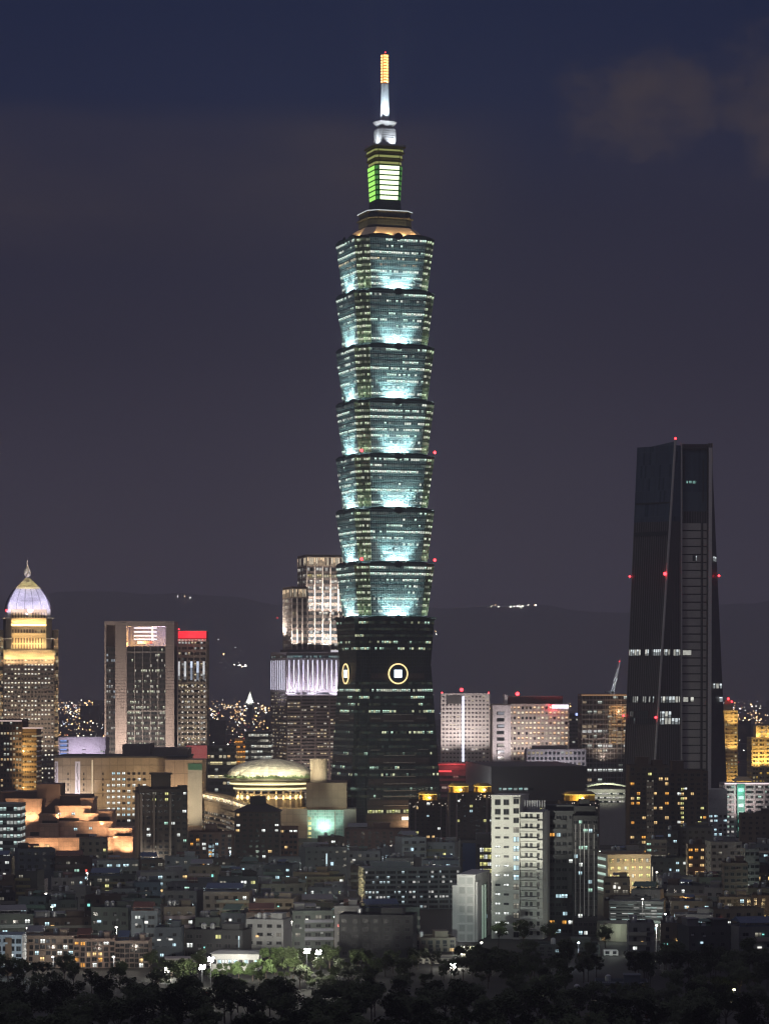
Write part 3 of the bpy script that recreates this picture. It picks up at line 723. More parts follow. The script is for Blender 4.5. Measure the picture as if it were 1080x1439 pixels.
# ---- low white hall with blue lit end
B = block('office_block', 'low white windowless hall with a blue lit end, between domed and grey towers', 'hall', 83, 148, 1037, 2200, 30)
w_ = office(B, wall('lilac white panel', (.66, .60, .66), .8, .15), G_DIM, 1, 20, skip=(0,), parapet=.6)
for k in range(4): slab(B, B.front, .02, .21, B.T(1062 - k * 6), B.T(1058 - k * 6), 0, .3, band('blue shop windows', .75, (.25, .45, 1), (.7, .8, 1), 1.0, mul=.3, cluster=2), 'window_band', bays=5)
for k in range(3): slab(B, B.front, .5, .58, B.T(1062 - k * 8), B.T(1058 - k * 8), 0, .2, W_DK, 'window')
for k in range(5): slab(B, B.front, .9, .99, B.T(1062 - k * 5), B.T(1060 - k * 5), 0, .2, G_OFF, 'window_band', bays=3)
uplight(B, .5, -14, 42, 4500, (.9, .8, 1), 30, (0, .9, .5))

# ---- grey framed tower with open lit top
Y = 2350; B = block('office_tower', 'grey framed office tower with an open top holding white light bars', 'office tower', 147, 245, 873, Y, 44)
mb = MB(); h = B.h; T_ = B.T
Lx = lambda x: px(x, Y) - px(196, Y)
mb.box(Lx(147), Lx(245), 3, 44, 0, pz(908, Y)); mb.box(Lx(147), Lx(245), 30, 44, pz(908, Y), h)
mb.box(Lx(162), Lx(178), 0, 30, 0, h); mb.box(Lx(233), Lx(245), 0, 30, 0, h); mb.box(Lx(178), Lx(233), 0, 30, pz(880, Y), h); mb.box(Lx(147), Lx(149), .5, 30, 0, h); mb.box(Lx(147), Lx(162), .2, 30, h - 3, h)
mb.box(Lx(147), Lx(162), 12, 30, pz(908, Y), h - 3)
for q in range(60):                                              # ribbed stone
    z = q / 60 * h
    for a, b in ((162, 178), (233, 245)): mb.box(Lx(a), Lx(b), -.25, 0, z, z + h / 60 * .55)
mb.build('frame', wall('grey rose stone', (.42, .36, .335), .8, .2), B.root)
F1 = Face((Lx(178), 3, 0), (Lx(233), 3, 0), (Lx(233), 3, h), (Lx(178), 3, h)); F2 = Face((Lx(149), 3, 0), (Lx(162), 3, 0), (Lx(162), 3, h), (Lx(149), 3, h))
gb = band('grey tower windows', .27, (.95, 1, .72), (1, .95, .8), .95, mul=.3, cluster=3); gb2 = band('grey tower side windows', .25, (1, .95, .85), (.8, .9, 1), .6, mul=.4, cluster=2)
for k in range(30):
    t0 = (k + .25) / 30 * T_(910)
    slab(B, F1, .02, .98, t0, t0 + .6 / 30 * T_(910), 0, .2, gb, 'window_band', bays=25)
    slab(B, F2, .05, .95, t0, t0 + .6 / 30 * T_(910), 0, .2, gb2, 'window_band', bays=4)
for F_ in (F1, F2): slab(B, F_, 0, 1, .0, T_(908), .02, .1, wall('dark glass spandrel', (.055, .05, .052), .4, .2), 'spandrel_glass')
mu = MB()
for q in range(6): mu.fbox(F1, q / 5 - .008 if q else 0, q / 5 + .008 if q < 5 else 1, 0, T_(908), 0, .9)
for y in (917, 1000): mu.fbox(F1, 0, 1, T_(y), T_(y) + .006, 0, .7)
mu.build('mullion', W_GREY, B.root)
for y in (883, 888.5, 894, 899):
    m = MB(); m.box(Lx(187), Lx(219), 10, 11, pz(y, Y), pz(y, Y) + 1.0); m.build('light_bar', emit('white bar lamp', (.92, .88, 1), 1.7), B.root)
m = MB(); m.box(Lx(211), Lx(214), 11.2, 12, pz(900, Y), pz(877, Y)); m.build('light_bar', emit('warm bar lamp', (1, .85, .6), 1.3), B.root)
m = MB(); m.box(Lx(192), Lx(213), 8, 9, pz(904, Y), pz(901, Y)); m.build('light_bar', emit('red bar lamp', (1, .1, .08), 1.3), B.root)
for x, p_ in ((181, 9000), (196, 12000)): lamp('POINT', B.root, (Lx(x), 6, pz(905, Y)), p_ * 1.1, (1, .60, .2), size=.5)
lamp('POINT', B.root, (Lx(225), 12, pz(893, Y)), 9000, (.8, .7, 1), size=.5)
for x in (155, 170, 205, 239): aim(lamp('SPOT', B.root, (Lx(x), -40, 30), 58000, (1, .80, .66), size=1, angle=R(100), name='floodlight_beam'), (0, 42, 55))

# ---- red-topped tower
Y = 2420; B = block('office_tower', 'slim tower crowned by a glowing red band, right of grey framed tower', 'office tower', 246, 290, 900, Y, 30)
office(B, wall('beige grid stone', (.40, .34, .28), .8, .2), band('grid windows', .40, (1, .82, .5), (.95, .95, .9), .8, mul=.4, cluster=3), 30, 2.6, pier=5.2, pierw=1.1, sp=.4, v0=.3, v1=.8)
m = MB(); m.frustum(offset_poly(B.poly, -.5), None, B.h + .9, pz(887, Y)); rc = m.build('crown', wall('crown panel', (.3, .1, .1), .6), B.root)
slab(B, B.front, 0, 1, B.T(897), B.T(887), -.5, .2, emit('red glow panel', (1, .012, .03), 1.5), 'light_panel', rc)
m = MB(); m.frustum(offset_poly(B.poly, .6), None, pz(887, Y), pz(886, Y)); m.build('cornice', W_WHITE, rc)
slab(B, B.front, .02, .98, B.T(902), B.T(898), .42, .7, band('red lit fringe', .9, (1, .35, .3), (1, .6, .5), 1.6, mul=.5, cluster=1), 'light_fringe', rc, bays=22)
fl = MB()
for k in range(5):
    s = .09 + k * .2
    slab(B, B.front, s, s + .07, B.T(958), B.T(927), .6, .8, band('blue white trickle', .75, (.7, .8, 1), (.95, .97, 1), 1.1, mul=.1, cluster=1, uscale=1), 'light_strip', bays=1)
for q in range(14):
    for k in range(6):
        s = .06 + k * .175; t = B.T(1044 - q * 7.1)
        if q < 12: slab(B, B.front, s - .012, s + .012, t, t + .006, .6, .8, emit('node lamp', (1, .92, .8), 1.6), 'node_lamp')
lamp('POINT', B.root, (0, -9, B.h + 6), 900, (1, .03, .05), size=.6); beacon(B.root, (-10, 4, pz(884, Y)), .7)
aim(lamp('SPOT', B.root, (0, -35, 40), 30000, (1, .85, .7), size=1, angle=R(100)), (0, 35, 45))

# ---- tan department store with white banners
Y = 1850; B = block('department_store', 'long tan panelled department store with two white vertical banners', 'store', 77, 262, 1066, Y, 60)
office(B, W_TAN, G_DIM, 1, 20, skip=(0,), parapet=.5, sp=.2)
m = MB(); m.frustum(offset_poly(B.poly, .8), None, B.h + .5, B.h + 1.6); m.build('roof', W_ROOF, B.root)
ban = wall('white banner', (.85, .82, .9), .8, .1)
for x0_, x1_, y1_ in ((77.5, 82, 1116), (106, 113, 1120)):
    bb = slab(B, B.front, B.S(x0_), B.S(x1_), B.T(y1_), B.T(1070), .1, .3, ban, 'banner')
    mk = MB()                                                      # brush-like grey marks down the banner
    for q in range(9):
        s = B.S((x0_ + x1_) / 2 + random.uniform(-.9, .9)); t = B.T(1074 + q * (y1_ - 1078) / 9); mk.fbox(B.front, s - .004, s + .003, t - .03, t + .012, .3, .34)
    mk.build('marks', wall('grey ink', (.3, .28, .36), .8), bb)
    aim(lamp('SPOT', B.root, (*B.xy(B.S((x0_ + x1_) / 2), -9), 14), 20000, (.95, .9, 1), size=.4, angle=R(80)), (0, 9, 14))
slab(B, B.front, B.S(129.3), B.S(130.6), B.T(1122), B.T(1068), .1, .4, emit('warm slot lamp', (1, .80, .5), .8), 'light_strip')
def put_window(parent, fc, s, t, w, h, mesh):
    o = bpy.data.objects.new('window', mesh); C.objects.link(o); o.parent = parent
    d = fc.br - fc.bl; o.location = fc.at(s, t) ; o.rotation_euler = (0, 0, math.atan2(d.y, d.x)); o.scale = (w, 1, h); return o
WFRAME = wall('window frame', (.09, .09, .095), .6, .2, bump=0); WGLASS = band('dark pane', .0, (1, 1, 1), (1, 1, 1), 0, glass=(.018, .022, .026), mul=.0)
def window_mesh(mat, frame=None):
    m = MB()
    m.poly([(-.46, -.06, -.46), (.46, -.06, -.46), (.46, -.06, .46), (-.46, -.06, .46)], [(0, 0), (1, 0), (1, 1), (0, 1)], 0)
    for a in ((-.5, .5, -.5, -.44), (-.5, .5, .44, .5), (-.5, -.44, -.44, .44), (.44, .5, -.44, .44), (-.03, .03, -.44, .44)):
        m.box(a[0], a[1], -.12, -.02, a[2], a[3], 1)
    o = m.build('window', [mat, frame or WFRAME]); me = o.data; bpy.data.objects.remove(o); return me
def lit_pane(name, col, st):
    """lit room behind a pane: curtains and lamps make it uneven"""
    if name in MATS: return MATS[name]
    m, nt = new_mat(name); u, v, _ = nt.sep(nt.n('ShaderNodeUVMap').outputs[0]); r = nt.n('ShaderNodeObjectInfo').outputs['Random']
    k = nt.white(nt.xyz(nt.m('MULTIPLY', r, 77.0), .5, .5))[0]
    blind = nt.m('MULTIPLY_ADD', nt.m('GREATER_THAN', v, nt.m('MULTIPLY', k, .8)), .7, .3)
    curt = nt.m('MULTIPLY_ADD', nt.m('GREATER_THAN', nt.m('ABSOLUTE', nt.m('SUBTRACT', u, nt.m('MULTIPLY_ADD', r, .6, .2))), .22), .5, .5)
    b = nt.n('ShaderNodeBsdfPrincipled'); b.inputs['Base Color'].default_value = (.03, .03, .03, 1)
    b.inputs['Emission Color'].default_value = (*col, 1)
    nt.put(b.inputs['Emission Strength'], nt.m('MULTIPLY', nt.m('MULTIPLY', blind, curt), nt.m('MULTIPLY', nt.m('MULTIPLY_ADD', k, .9, .45), st * 1.2)))
    finish(nt, b); m.cycles.emission_sampling = 'NONE'; MATS[name] = m; return m
WD = window_mesh(WGLASS)
WL = {k: window_mesh(lit_pane('lit pane ' + k, c, s)) for k, c, s in (('warm', (1, .66, .28), 1.6), ('white', (.95, 1, .95), 1.8), ('cool', (.62, .90, 1), 1.6), ('yellow', (.95, .92, .35), 1.5), ('amber', (1, .45, .08), 1.5), ('green', (.55, .95, .75), 1.2), ('dim', (.8, .75, .6), .40))}
rw = random.Random(5)
for q in range(9):
    for k in range(8):
        x = 152.5 + k * 7.2; y = 1087 + q * 8.3
        if q < 2 and k < 1: continue
        put_window(B.root, B.front, B.S(x), B.T(y), 1.9, 1.7, rw.choice([WL['white'], WL['white'], WL['cool'], WD] if k < 5 else [WD, WL['white'], WD]))
for q in range(6):
    for x in (96, 118, 145):
        put_window(B.root, B.front, B.S(x), B.T(1080 + q * 7.5), .8, 1.6, WD)
for x in (90, 125, 160, 200, 240): aim(lamp('SPOT', B.root, (*B.xy(B.S(x), -26), 16), 9500, (1, .74, .46), size=1, angle=R(95), name='floodlight_beam'), (0, 26, 16))
m = MB(); m.box(B.xy(B.S(168))[0], B.xy(B.S(206))[0], 20, 50, B.h, pz(1047, Y)); m.box(B.xy(B.S(206))[0], B.xy(B.S(262))[0], 20, 50, B.h, pz(1052, Y)); m.box(B.xy(B.S(205))[0], B.xy(B.S(208))[0], 18, 52, B.h, pz(1046, Y)); m.build('penthouse', wall('brown roof plant', (.20, .17, .16), .8, .3), B.root)
B2 = block('billboard_block', 'plain red billboard block on the skyline behind the tan store roof', 'billboard', 262, 291, 1047, 1960, 10)
mm = MB(); mm.frustum(B2.poly, None, 0, B2.h); mm.build('wall', W_DK, B2.root); slab(B2, B2.front, .0, 1, B2.T(1066), .995, .05, .5, emit('dim red panel', (.60, .05, .06), .42), 'red_panel')
# right part of the store with grey hanging
B3 = block('department_store', 'tan store annexe with a tall grey hanging beside the dome', 'store', 232, 284, 1069, 1835, 40)
office(B3, wall('rose tan panel', (.44, .33, .25), .8, .2, tile=(6, 10)), G_DIM, 1, 20, skip=(0,), parapet=.5, sp=.2)
slab(B3, B3.front, .62, 1.0, B3.T(1160), B3.T(1073), .1, .6, wall('grey banner', (.45, .44, .40), .8, .3), 'banner')
slab(B3, B3.front, .62, 1.0, B3.T(1082), B3.T(1073), .6, .7, wall('teal banner top', (.08, .22, .16), .8, .3), 'banner')
aim(lamp('SPOT', B3.root, (0, -30, 14), 40000, (1, .78, .5), size=1, angle=R(100)), (0, 30, 18))

# ---- residential twin slab and the lavender tower (left of the landmark)
Y = 2320; B = block('residential_tower', 'tall pale-ribbed tower with a lit crown, just left of the landmark', 'tower', 417, 486, 781, Y, 40, 14, 431)
gt = band('ribbed tower windows', .30, (1, .93, .8), (1, .98, .92), 1.0, mul=.15, cluster=6)
office(B, wall('umber spandrel', (.13, .105, .09), .75, .2), gt, ribs=wall('warm white ribs', (.66, .59, .53), .75, .2), floors=38, bay=2.4, pier=6.2, pierw=1.0, sp=.35, v0=.3, v1=.85, tmax=B.T(796))
slab(B, B.front, 0, 1, B.T(795.5), B.T(782.5), .38, .6, band('crown windows', .85, (1, .74, .46), (1, .88, .66), 1.2, mul=.45, cluster=1, frame=(.5, .4, .3)), 'crown_band', bays=18)
slab(B, B.left, 0, 1, B.T(795.5), B.T(782.5), .38, .6, MATS['crown windows'], 'crown_band', bays=10)
slab(B, B.front, .02, .98, B.T(812), B.T(807), .36, .5, band('yellow row', .7, (1, .8, .3), (1, .9, .6), .8, mul=.3), 'window_band', bays=16)
for s in (.05, .5, .95): uplight(B, s, -7, pz(905, Y), 14000, (1, .88, .78), 6, (0, .12, 1)); uplight(B, s, -7, pz(858, Y), 14000, (1, .86, .76), 6, (0, .12, 1))
aim(lamp('SPOT', B.root, (-26, -6, pz(895, Y)), 40000, (1, .88, .78), size=.5, angle=R(100)), (20, 14, 30))
B = block('residential_tower', 'shorter pale-ribbed tower with a green lit crown corner', 'tower', 396, 432, 826, Y - 30, 36, 14, 410)
office(B, MATS['umber spandrel'], G_DIM, 33, 2.4, ribs=MATS['warm white ribs'], pier=4.5, pierw=.9, sp=.35, v0=.3, v1=.85, tmax=B.T(840))
slab(B, B.front, 0, 1, B.T(839.5), B.T(827), .38, .6, MATS['crown windows'], 'crown_band', bays=12)
slab(B, B.left, 0, 1, B.T(839.5), B.T(827), .38, .6, MATS['crown windows'], 'crown_band', bays=8)
slab(B, B.left, .55, .98, B.T(839), B.T(828), .3, .5, emit('green corner lamp', (.08, 1, .25), .8), 'light_strip')
aim(lamp('SPOT', B.root, (-22, -7, pz(905, Y)), 24000, (1, .86, .76), size=.5, angle=R(100)), (18, 13, 30)); uplight(B, .15, -6, pz(905, Y), 7000, (1, .86, .76), 6, (0, .12, 1))
beacon(B.root, (-9, 12, pz(869, Y)), .4)
Y = 2200; B = block('office_tower', 'office block with lavender lit fins above rows of warm windows', 'office tower', 378, 482, 918, Y, 40, 16, 403)
office(B, wall('lilac grey stone', (.24, .21, .21), .75, .25), band('row windows', .36, (1, .78, .45), (1, .92, .75), .85, mul=.25, cluster=4), 36, 2.6, pier=12, pierw=1.0, sp=.45, v0=.25, v1=.75, tmax=B.T(972))
mb = MB()
for fc, n in ((B.front, 12), (B.left, 7)):
    for i in range(n): mb.fbox(fc, (i + .3) / n, (i + .55) / n, B.T(970), B.T(927), 0, 1.0)
fin = mb.build('fin', wall('white fin', (.8, .78, .84), .7, .1), B.root)
for fc, n in ((B.front, 12), (B.left, 7)):
    for i in range(n):
        slab(B, fc, (i + .36) / n, (i + .49) / n, B.T(969), B.T(928), 1.0, 1.15, emit('lavender strip lamp', (.84, .80, 1), 1.5), 'light_strip', fin)
for k in range(5):
    for fc, n in ((B.front, 24), (B.left, 12)): slab(B, fc, .01, .99, B.T(969 - k * 8.6), B.T(963.5 - k * 8.6), .05, .2, band('lilac windows', .35, (.9, .88, 1), (1, .9, .8), .7, mul=.3, frame=(.35, .33, .38)), 'window_band', bays=n)
for fc, n in ((B.front, 30), (B.left, 12)): slab(B, fc, .0, 1, B.T(925), B.T(921), .5, .9, band('teal roof row', .6, (.35, .7, .7), (.7, .9, .9), .45, mul=.3, cluster=8), 'roof_band', bays=n)
slab(B, B.front, .8, .98, B.T(919), B.T(913.5), -4, -3, emit('white roof sign', (.9, .85, .95), .8), 'roof_sign')
roofbox(B, .05, .8, .1, .6, 3, W_DK)
for s in (.1, .5, .9): uplight(B, s, -7, pz(975, Y), 7000, (.86, .82, 1), 8, (0, .3, 1))
aim(lamp('SPOT', B.root, (-26, -4, pz(985, Y)), 26000, (.88, .84, 1), size=.5, angle=R(90)), (20, 14, 16))
aim(lamp('SPOT', B.root, (10, -40, 20), 40000, (1, .76, .62), size=1, angle=R(100)), (5, 40, 22))
ed = MB(); ed.box(-.6, .1, -.6, .1, 4, pz(985, Y)); ed.build('corner_light', band('corner string', .8, (.8, .9, 1), (1, 1, 1), .6, mul=.4), B.root)
B = block('office_block', 'low grey office with white lit rows behind the dome', 'office', 345, 381, 1030, 2150, 30)
office(B, W_DK, band('white rows', .45, (.95, 1, .9), (1, .95, .8), .9, mul=.15, cluster=6), 15, 2.2)
B = block('hotel_block', 'small glowing orange block behind the dome hall', 'building', 330, 345, 1040, 2250, 18)
office(B, wall('orange lit stone', (.5, .3, .15), .8), band('orange windows', .8, (1, .38, .06), (1, .6, .2), 1.1, mul=.2, cluster=2), 14, 2.0)
B = block('viaduct_block', 'long low dark block with two yellow light lines behind the dome hall', 'building', 290, 330, 1050, 2180, 20)
office(B, W_DK, G_DIM, 10, 3, special={5: band('yellow line lamps', .95, (1, .85, .45), (1, .9, .6), 1.0, mul=.05, cluster=9), 7: MATS['yellow line lamps'], 8: G_OFFW})
m_t = thing('pagoda_hall', 'tiny floodlit white peaked hall on the far hillside', 'hall', (px(351, 5200), 5200, 0))
mm = MB(); zz = pz(988, 5200); mm.box(-4, 4, 0, 8, 0, zz); mm.build('base', W_DK, m_t); mm = MB(); mm.frustum([(-7, -1), (7, -1), (7, 9), (-7, 9)], [(-2, 3), (2, 3), (2, 5), (-2, 5)], zz, pz(977, 5200)); mm.frustum([(-2, 3), (2, 3), (2, 5), (-2, 5)], [(-.3, 3.9), (.3, 3.9), (.3, 4.1), (-.3, 4.1)], pz(977, 5200), pz(971, 5200))
mm.build('roof', wall('white roof tiles', (.85, .85, .8), .7), m_t); aim(lamp('SPOT', m_t, (0, -30, zz - 3), 160000, (.95, 1, .9), size=1, angle=R(40)), (0, 33, 10))

# ---- right of the landmark
Y = 2450; B = block('office_tower', 'pale office tower with a white vertical light strip, red beacon on top', 'office tower', 620, 687, 976, Y, 34)
office(B, wall('pale rose stone', (.58, .52, .50), .75, .2), band('rose grid windows', .25, (1, .85, .6), (1, .95, .85), .7, mul=.35, cluster=2, glass=(.05, .045, .05), frame=(.4, .36, .35)), 26, 3.2, pier=3.2, pierw=1.3, sp=.4, v0=.25, v1=.7)
slab(B, B.front, .43, .475, .02, .985, .6, 1.2, emit('bluish white strip', (.82, .84, 1), 1.5), 'light_strip')
slab(B, B.front, .1, .42, B.T(989), .99, .3, .7, W_DK, 'screen_panel')
for s in (.1, .7): aim(lamp('SPOT', B.root, (*B.xy(s, -34), 40), 60000, (1, .9, .85), size=1, angle=R(100)), (0, 34, 40))
beacon(B.root, (-3, 6, B.h + 4), 2.0); mm = MB(); mm.tube((-3, 6, B.h), (-3, 6, B.h + 4), .2); mm.build('mast', STEEL, B.root)
for s in (.01, .99): beacon(B.root, (*B.xy(s, .5), B.h + 1.6), .8)
Y = 2300; B = block('office_tower', 'broad pinkish office with bright warm windows and a white roof sign', 'office tower', 692, 798, 991, Y, 40)
office(B, wall('rose stone', (.52, .44, .40), .75, .2), band('bright warm windows', .66, (1, .62, .34), (1, .88, .64), 1.5, mul=.45, cluster=3, frame=(.4, .3, .26)), 20, 3.2, pier=3.2, pierw=1.1, sp=.5, v0=.2, v1=.78)
slab(B, B.front, 0, .2, 0, 1, .6, 1.2, wall('white rose stone', (.62, .57, .58), .75, .2), 'stone_pylon')
for k in range(8): slab(B, B.front, .05, .15, B.T(1068 - k * 9), B.T(1063 - k * 9), 1.2, 1.3, band('slot windows', .4, (1, .9, .8), (.9, .9, 1), .6, mul=.4), 'window_band', bays=3)
slab(B, B.front, .2, .24, .0, 1, .6, 1.6, MATS['white rose stone'], 'stone_pylon')
roofbox(B, .16, .93, .1, .7, pz(978, Y) - B.h, wall('rose brown plant', (.16, .10, .10), .8)); roofbox(B, .155, .2, .05, .72, pz(977, Y) - B.h + .5, MATS['white rose stone'], 'stair_tower')
slab(B, B.front, .785, 1.0, B.T(995.5), B.T(990.5), .9, 1.6, emit('lilac white sign', (.90, .84, 1), 2.3), 'roof_sign')
lamp('POINT', B.root, (*B.xy(.80, -3), pz(993, Y)), 3000, (1, .03, .06), size=.6)
beacon(B.root, (*B.xy(.33, 5), pz(975, Y)), 2.0); mm = MB(); mm.tube((*B.xy(.33, 5), B.h), (*B.xy(.33, 5), pz(975, Y)), .2); mm.build('mast', STEEL, B.root)
beacon(B.root, (*B.xy(.81, 0), pz(992, Y)), 1.5)
for s in (.1, .6): aim(lamp('SPOT', B.root, (*B.xy(s, -34), 40), 40000, (1, .88, .85), size=1, angle=R(100)), (0, 34, 30))
B = block('civic_hall', 'low pale colonnaded hall in front of the broad pinkish office', 'hall', 740, 822, 1055, 2150, 26)
office(B, wall('grey white stone', (.42, .40, .40), .8, .25), G_DIM, 12, 3, pier=3, pierw=1.2, sp=.5); roofbox(B, .1, .7, .2, .8, 3.5, W_GREY)
aim(lamp('SPOT', B.root, (0, -28, 25), 40000, (.95, .88, 1), size=1, angle=R(100)), (0, 28, 20))
Y = 2220; B = block('construction_tower', 'scaffolded tower with bare lit floors and open bays, left of the dark twin-winged tower', 'building', 817, 882, 977, Y, 34)
office(B, wall('raw concrete', (.22, .18, .16), .85, .3), band('site lamps', .25, (.9, 1, .9), (1, .75, .5), .7, mul=.2, cluster=5, glass=(.05, .04, .04)), 24, 4, pier=8, pierw=.7, sp=.8, v0=.18, v1=.85, special={16: band('bright site row', .8, (.95, 1, .95), (1, 1, 1), 1.0, mul=.2), 8: MATS['bright site row'], 13: MATS['bright site row']})
for k in range(11): slab(B, B.front, .58, .98, B.T(1046 - k * 5), B.T(1042 - k * 5), .9, 1.0, band('orange grid windows', .75, (1, .55, .2), (1, .72, .4), .6, mul=.3, cluster=2, frame=(.35, .22, .12)), 'window_band', bays=8)
sc = MB()
for i in range(14): x = -B.w / 2 + B.w * i / 13; sc.box(x - .1, x + .1, -2.2, -2.0, 0, B.h)
for k in range(24): sc.box(-B.w / 2, B.w / 2, -2.2, -2.0, k * B.h / 24, k * B.h / 24 + .2)
sc.build('scaffold', STEEL, B.root)
aim(lamp('SPOT', B.root, (0, -26, 40), 22000, (1, .8, .65), size=1, angle=R(110)), (0, 26, 30)); lamp('POINT', B.root, (B.w * .3, -6, pz(1000, Y)), 3000, (1, .6, .3))
slab(B, B.front, -.01, 1.01, .996, 1.006, -.5, 1.0, emit('orange parapet', (1, .5, .2), .35), 'light_strip')
K = thing('tower_crane', 'pale luffing crane boom rising beside the dark twin-winged tower', 'crane', (px(862, Y), Y + 16, B.h))
cm = MB(); a_, b_ = Vector((0, 0, 2)), Vector((px(872, Y) - px(862, Y), 0, pz(931, Y) - B.h)); u_ = (b_ - a_).normalized(); v_ = Vector((u_.z, 0, -u_.x))
cor = [v_ * 1.0 + Vector((0, .9, 0)), v_ * 1.0 - Vector((0, .9, 0)), -v_ * 1.0 + Vector((0, .9, 0)), -v_ * 1.0 - Vector((0, .9, 0))]
for c in cor: cm.tube(a_ + c, b_ + c * .4, .28, n=4)
for q in range(12):
    p = a_.lerp(b_, q / 12); p2 = a_.lerp(b_, (q + 1) / 12)
    for i, j in ((0, 1), (1, 3), (3, 2), (2, 0)): cm.tube(p + cor[i], p2 + cor[j], .13, n=4)
cm.build('boom', wall('white crane steel', (.62, .64, .66), .5), K)
cm = MB(); cm.box(-1.2, 1.2, -1.2, 1.2, -1, 3); cm.box(-6, 1, -1.2, 1.2, 1.6, 3); cm.build('cab', STEEL, K)
aim(lamp('SPOT', K, (2, -14, 1), 26000, (.95, .97, 1), size=.3, angle=R(90)), (1, 14, 12)); beacon(K, b_ + Vector((0, 0, 1)), .5)
B = block('exhibition_hall', 'long black windowless slab with a paler left end, centre right', 'hall', 662, 825, 1077, 1960, 60, 6, 690)
mm = MB(); mm.frustum(B.poly, None, 0, B.h); mm.build('wall', wall('black cladding', (.075, .070, .068), .6, .2), B.root)
slab(B, B.left, 0, 1, .3, .99, .05, .3, wall('grey end panel', (.30, .29, .28), .7, .2), 'end_wall')
slab(B, B.front, .08, .45, B.T(1111), B.T(1107), .1, .3, band('teal slot windows', .7, (.5, .9, .85), (.8, 1, .95), .7, mul=.3), 'window_band', bays=18)
aim(lamp('SPOT', B.root, (-38, -20, 12), 30000, (.9, .95, 1), size=1, angle=R(80)), (30, 30, 25))
B = block('lit_canopy_hall', 'low dark hall with glowing red roof lines beside the landmark', 'hall', 612, 700, 1074, 2120, 30)
office(B, wall('rose dark wall', (.20, .13, .14), .8, .3), band('red dim windows', .2, (1, .4, .35), (1, .7, .6), .5), 10, 4, skip=(9, 8))
rd = emit('red line lamp', (1, .06, .07), 1.2)
slab(B, B.front, 0, .9, .985, .992, .4, .9, rd, 'light_strip'); slab(B, B.front, 0, .25, B.T(1085), B.T(1082.5), .4, .9, rd, 'light_strip')
lamp('POINT', B.root, (-10, -8, B.h + 4), 5000, (1, .15, .15), size=.6)
B = block('office_block', 'small dark far block with a tiny blue-white roof sign between two offices', 'office', 798, 818, 1004, 2700, 26)
office(B, W_DK, G_DIM, 20, 3); slab(B, B.front, .5, .95, .985, 1.02, .4, .9, emit('blue sign', (.4, .5, 1), 2.0), 'roof_sign')
# amber lit towers at the right edge
Y = 2500; B = block('office_tower', 'slender amber lit tower half hidden by the dark twin-winged tower', 'tower', 1012, 1035, 1000, Y, 24)
amb = wall('amber stone', (.55, .44, .26), .75, .2)
office(B, amb, band('amber windows', .35, (1, .62, .12), (1, .85, .5), .8, mul=.4, frame=(.4, .28, .1)), 22, 2.6, pier=4, pierw=1, sp=.4)
mm = MB(); mm.box(-5, 4, 4, 14, B.h, pz(990, Y)); mm.box(-3, 2, 6, 12, pz(990, Y), pz(984, Y)); mm.build('crown', amb, B.root)
for q, z in enumerate((8, 40, 62, 84)): aim(lamp('SPOT', B.root, (3, -9, z), 12000, (1, .66, .24), size=.4, angle=R(110)), (0, 9, 14))
beacon(B.root, (0, 5, pz(982, Y)), 1.3); beacon(B.root, (3, 5, pz(986, Y)), 1.0)
B = block('office_tower', 'stepped golden lit office at the right edge of the skyline', 'office', 1056, 1100, 1038, 2350, 30)
office(B, amb, band('amber windows', .3, (1, .7, .2), (1, .9, .6), .7), 16, 2.8, pier=5, pierw=1.2, sp=.5)
mm = MB(); hz = pz(1020, 2350); mm.box(-B.w / 2 + 4, B.w / 2, 5, 26, B.h, hz); mm.build('upper_storey', amb, B.root)
for q in range(3): slab(B, Face((-B.w / 2 + 4, 5, B.h), (B.w / 2, 5, B.h), (B.w / 2, 5, hz), (-B.w / 2 + 4, 5, hz)), .1, .95, .12 + q * .3, .3 + q * .3, 0, .2, MATS['amber windows'], 'window_band', bays=7)
for x in (-9, 3): aim(lamp('SPOT', B.root, (x, -10, 30), 22000, (1, .66, .22), size=.4, angle=R(110)), (0, 10, 14)); aim(lamp('AREA', B.root, (x, 1.2, B.h + 1.4), 1800, (1, .66, .22), size=8, size_y=.6), (0, .5, 1))
B = block('kiosk_hall', 'low yellow lit pavilion between the amber tower and golden office', 'hall', 1034, 1055, 1092, 2200, 14)
mm = MB(); mm.frustum(B.poly, None, 0, B.h - 3); mm.frustum(offset_poly(B.poly, 1.5), offset_poly(B.poly, -2), B.h - 3, B.h); mm.build('wall', amb, B.root)
aim(lamp('SPOT', B.root, (0, -12, 12), 20000, (1, .66, .2), size=.4, angle=R(110)), (0, 12, 6))
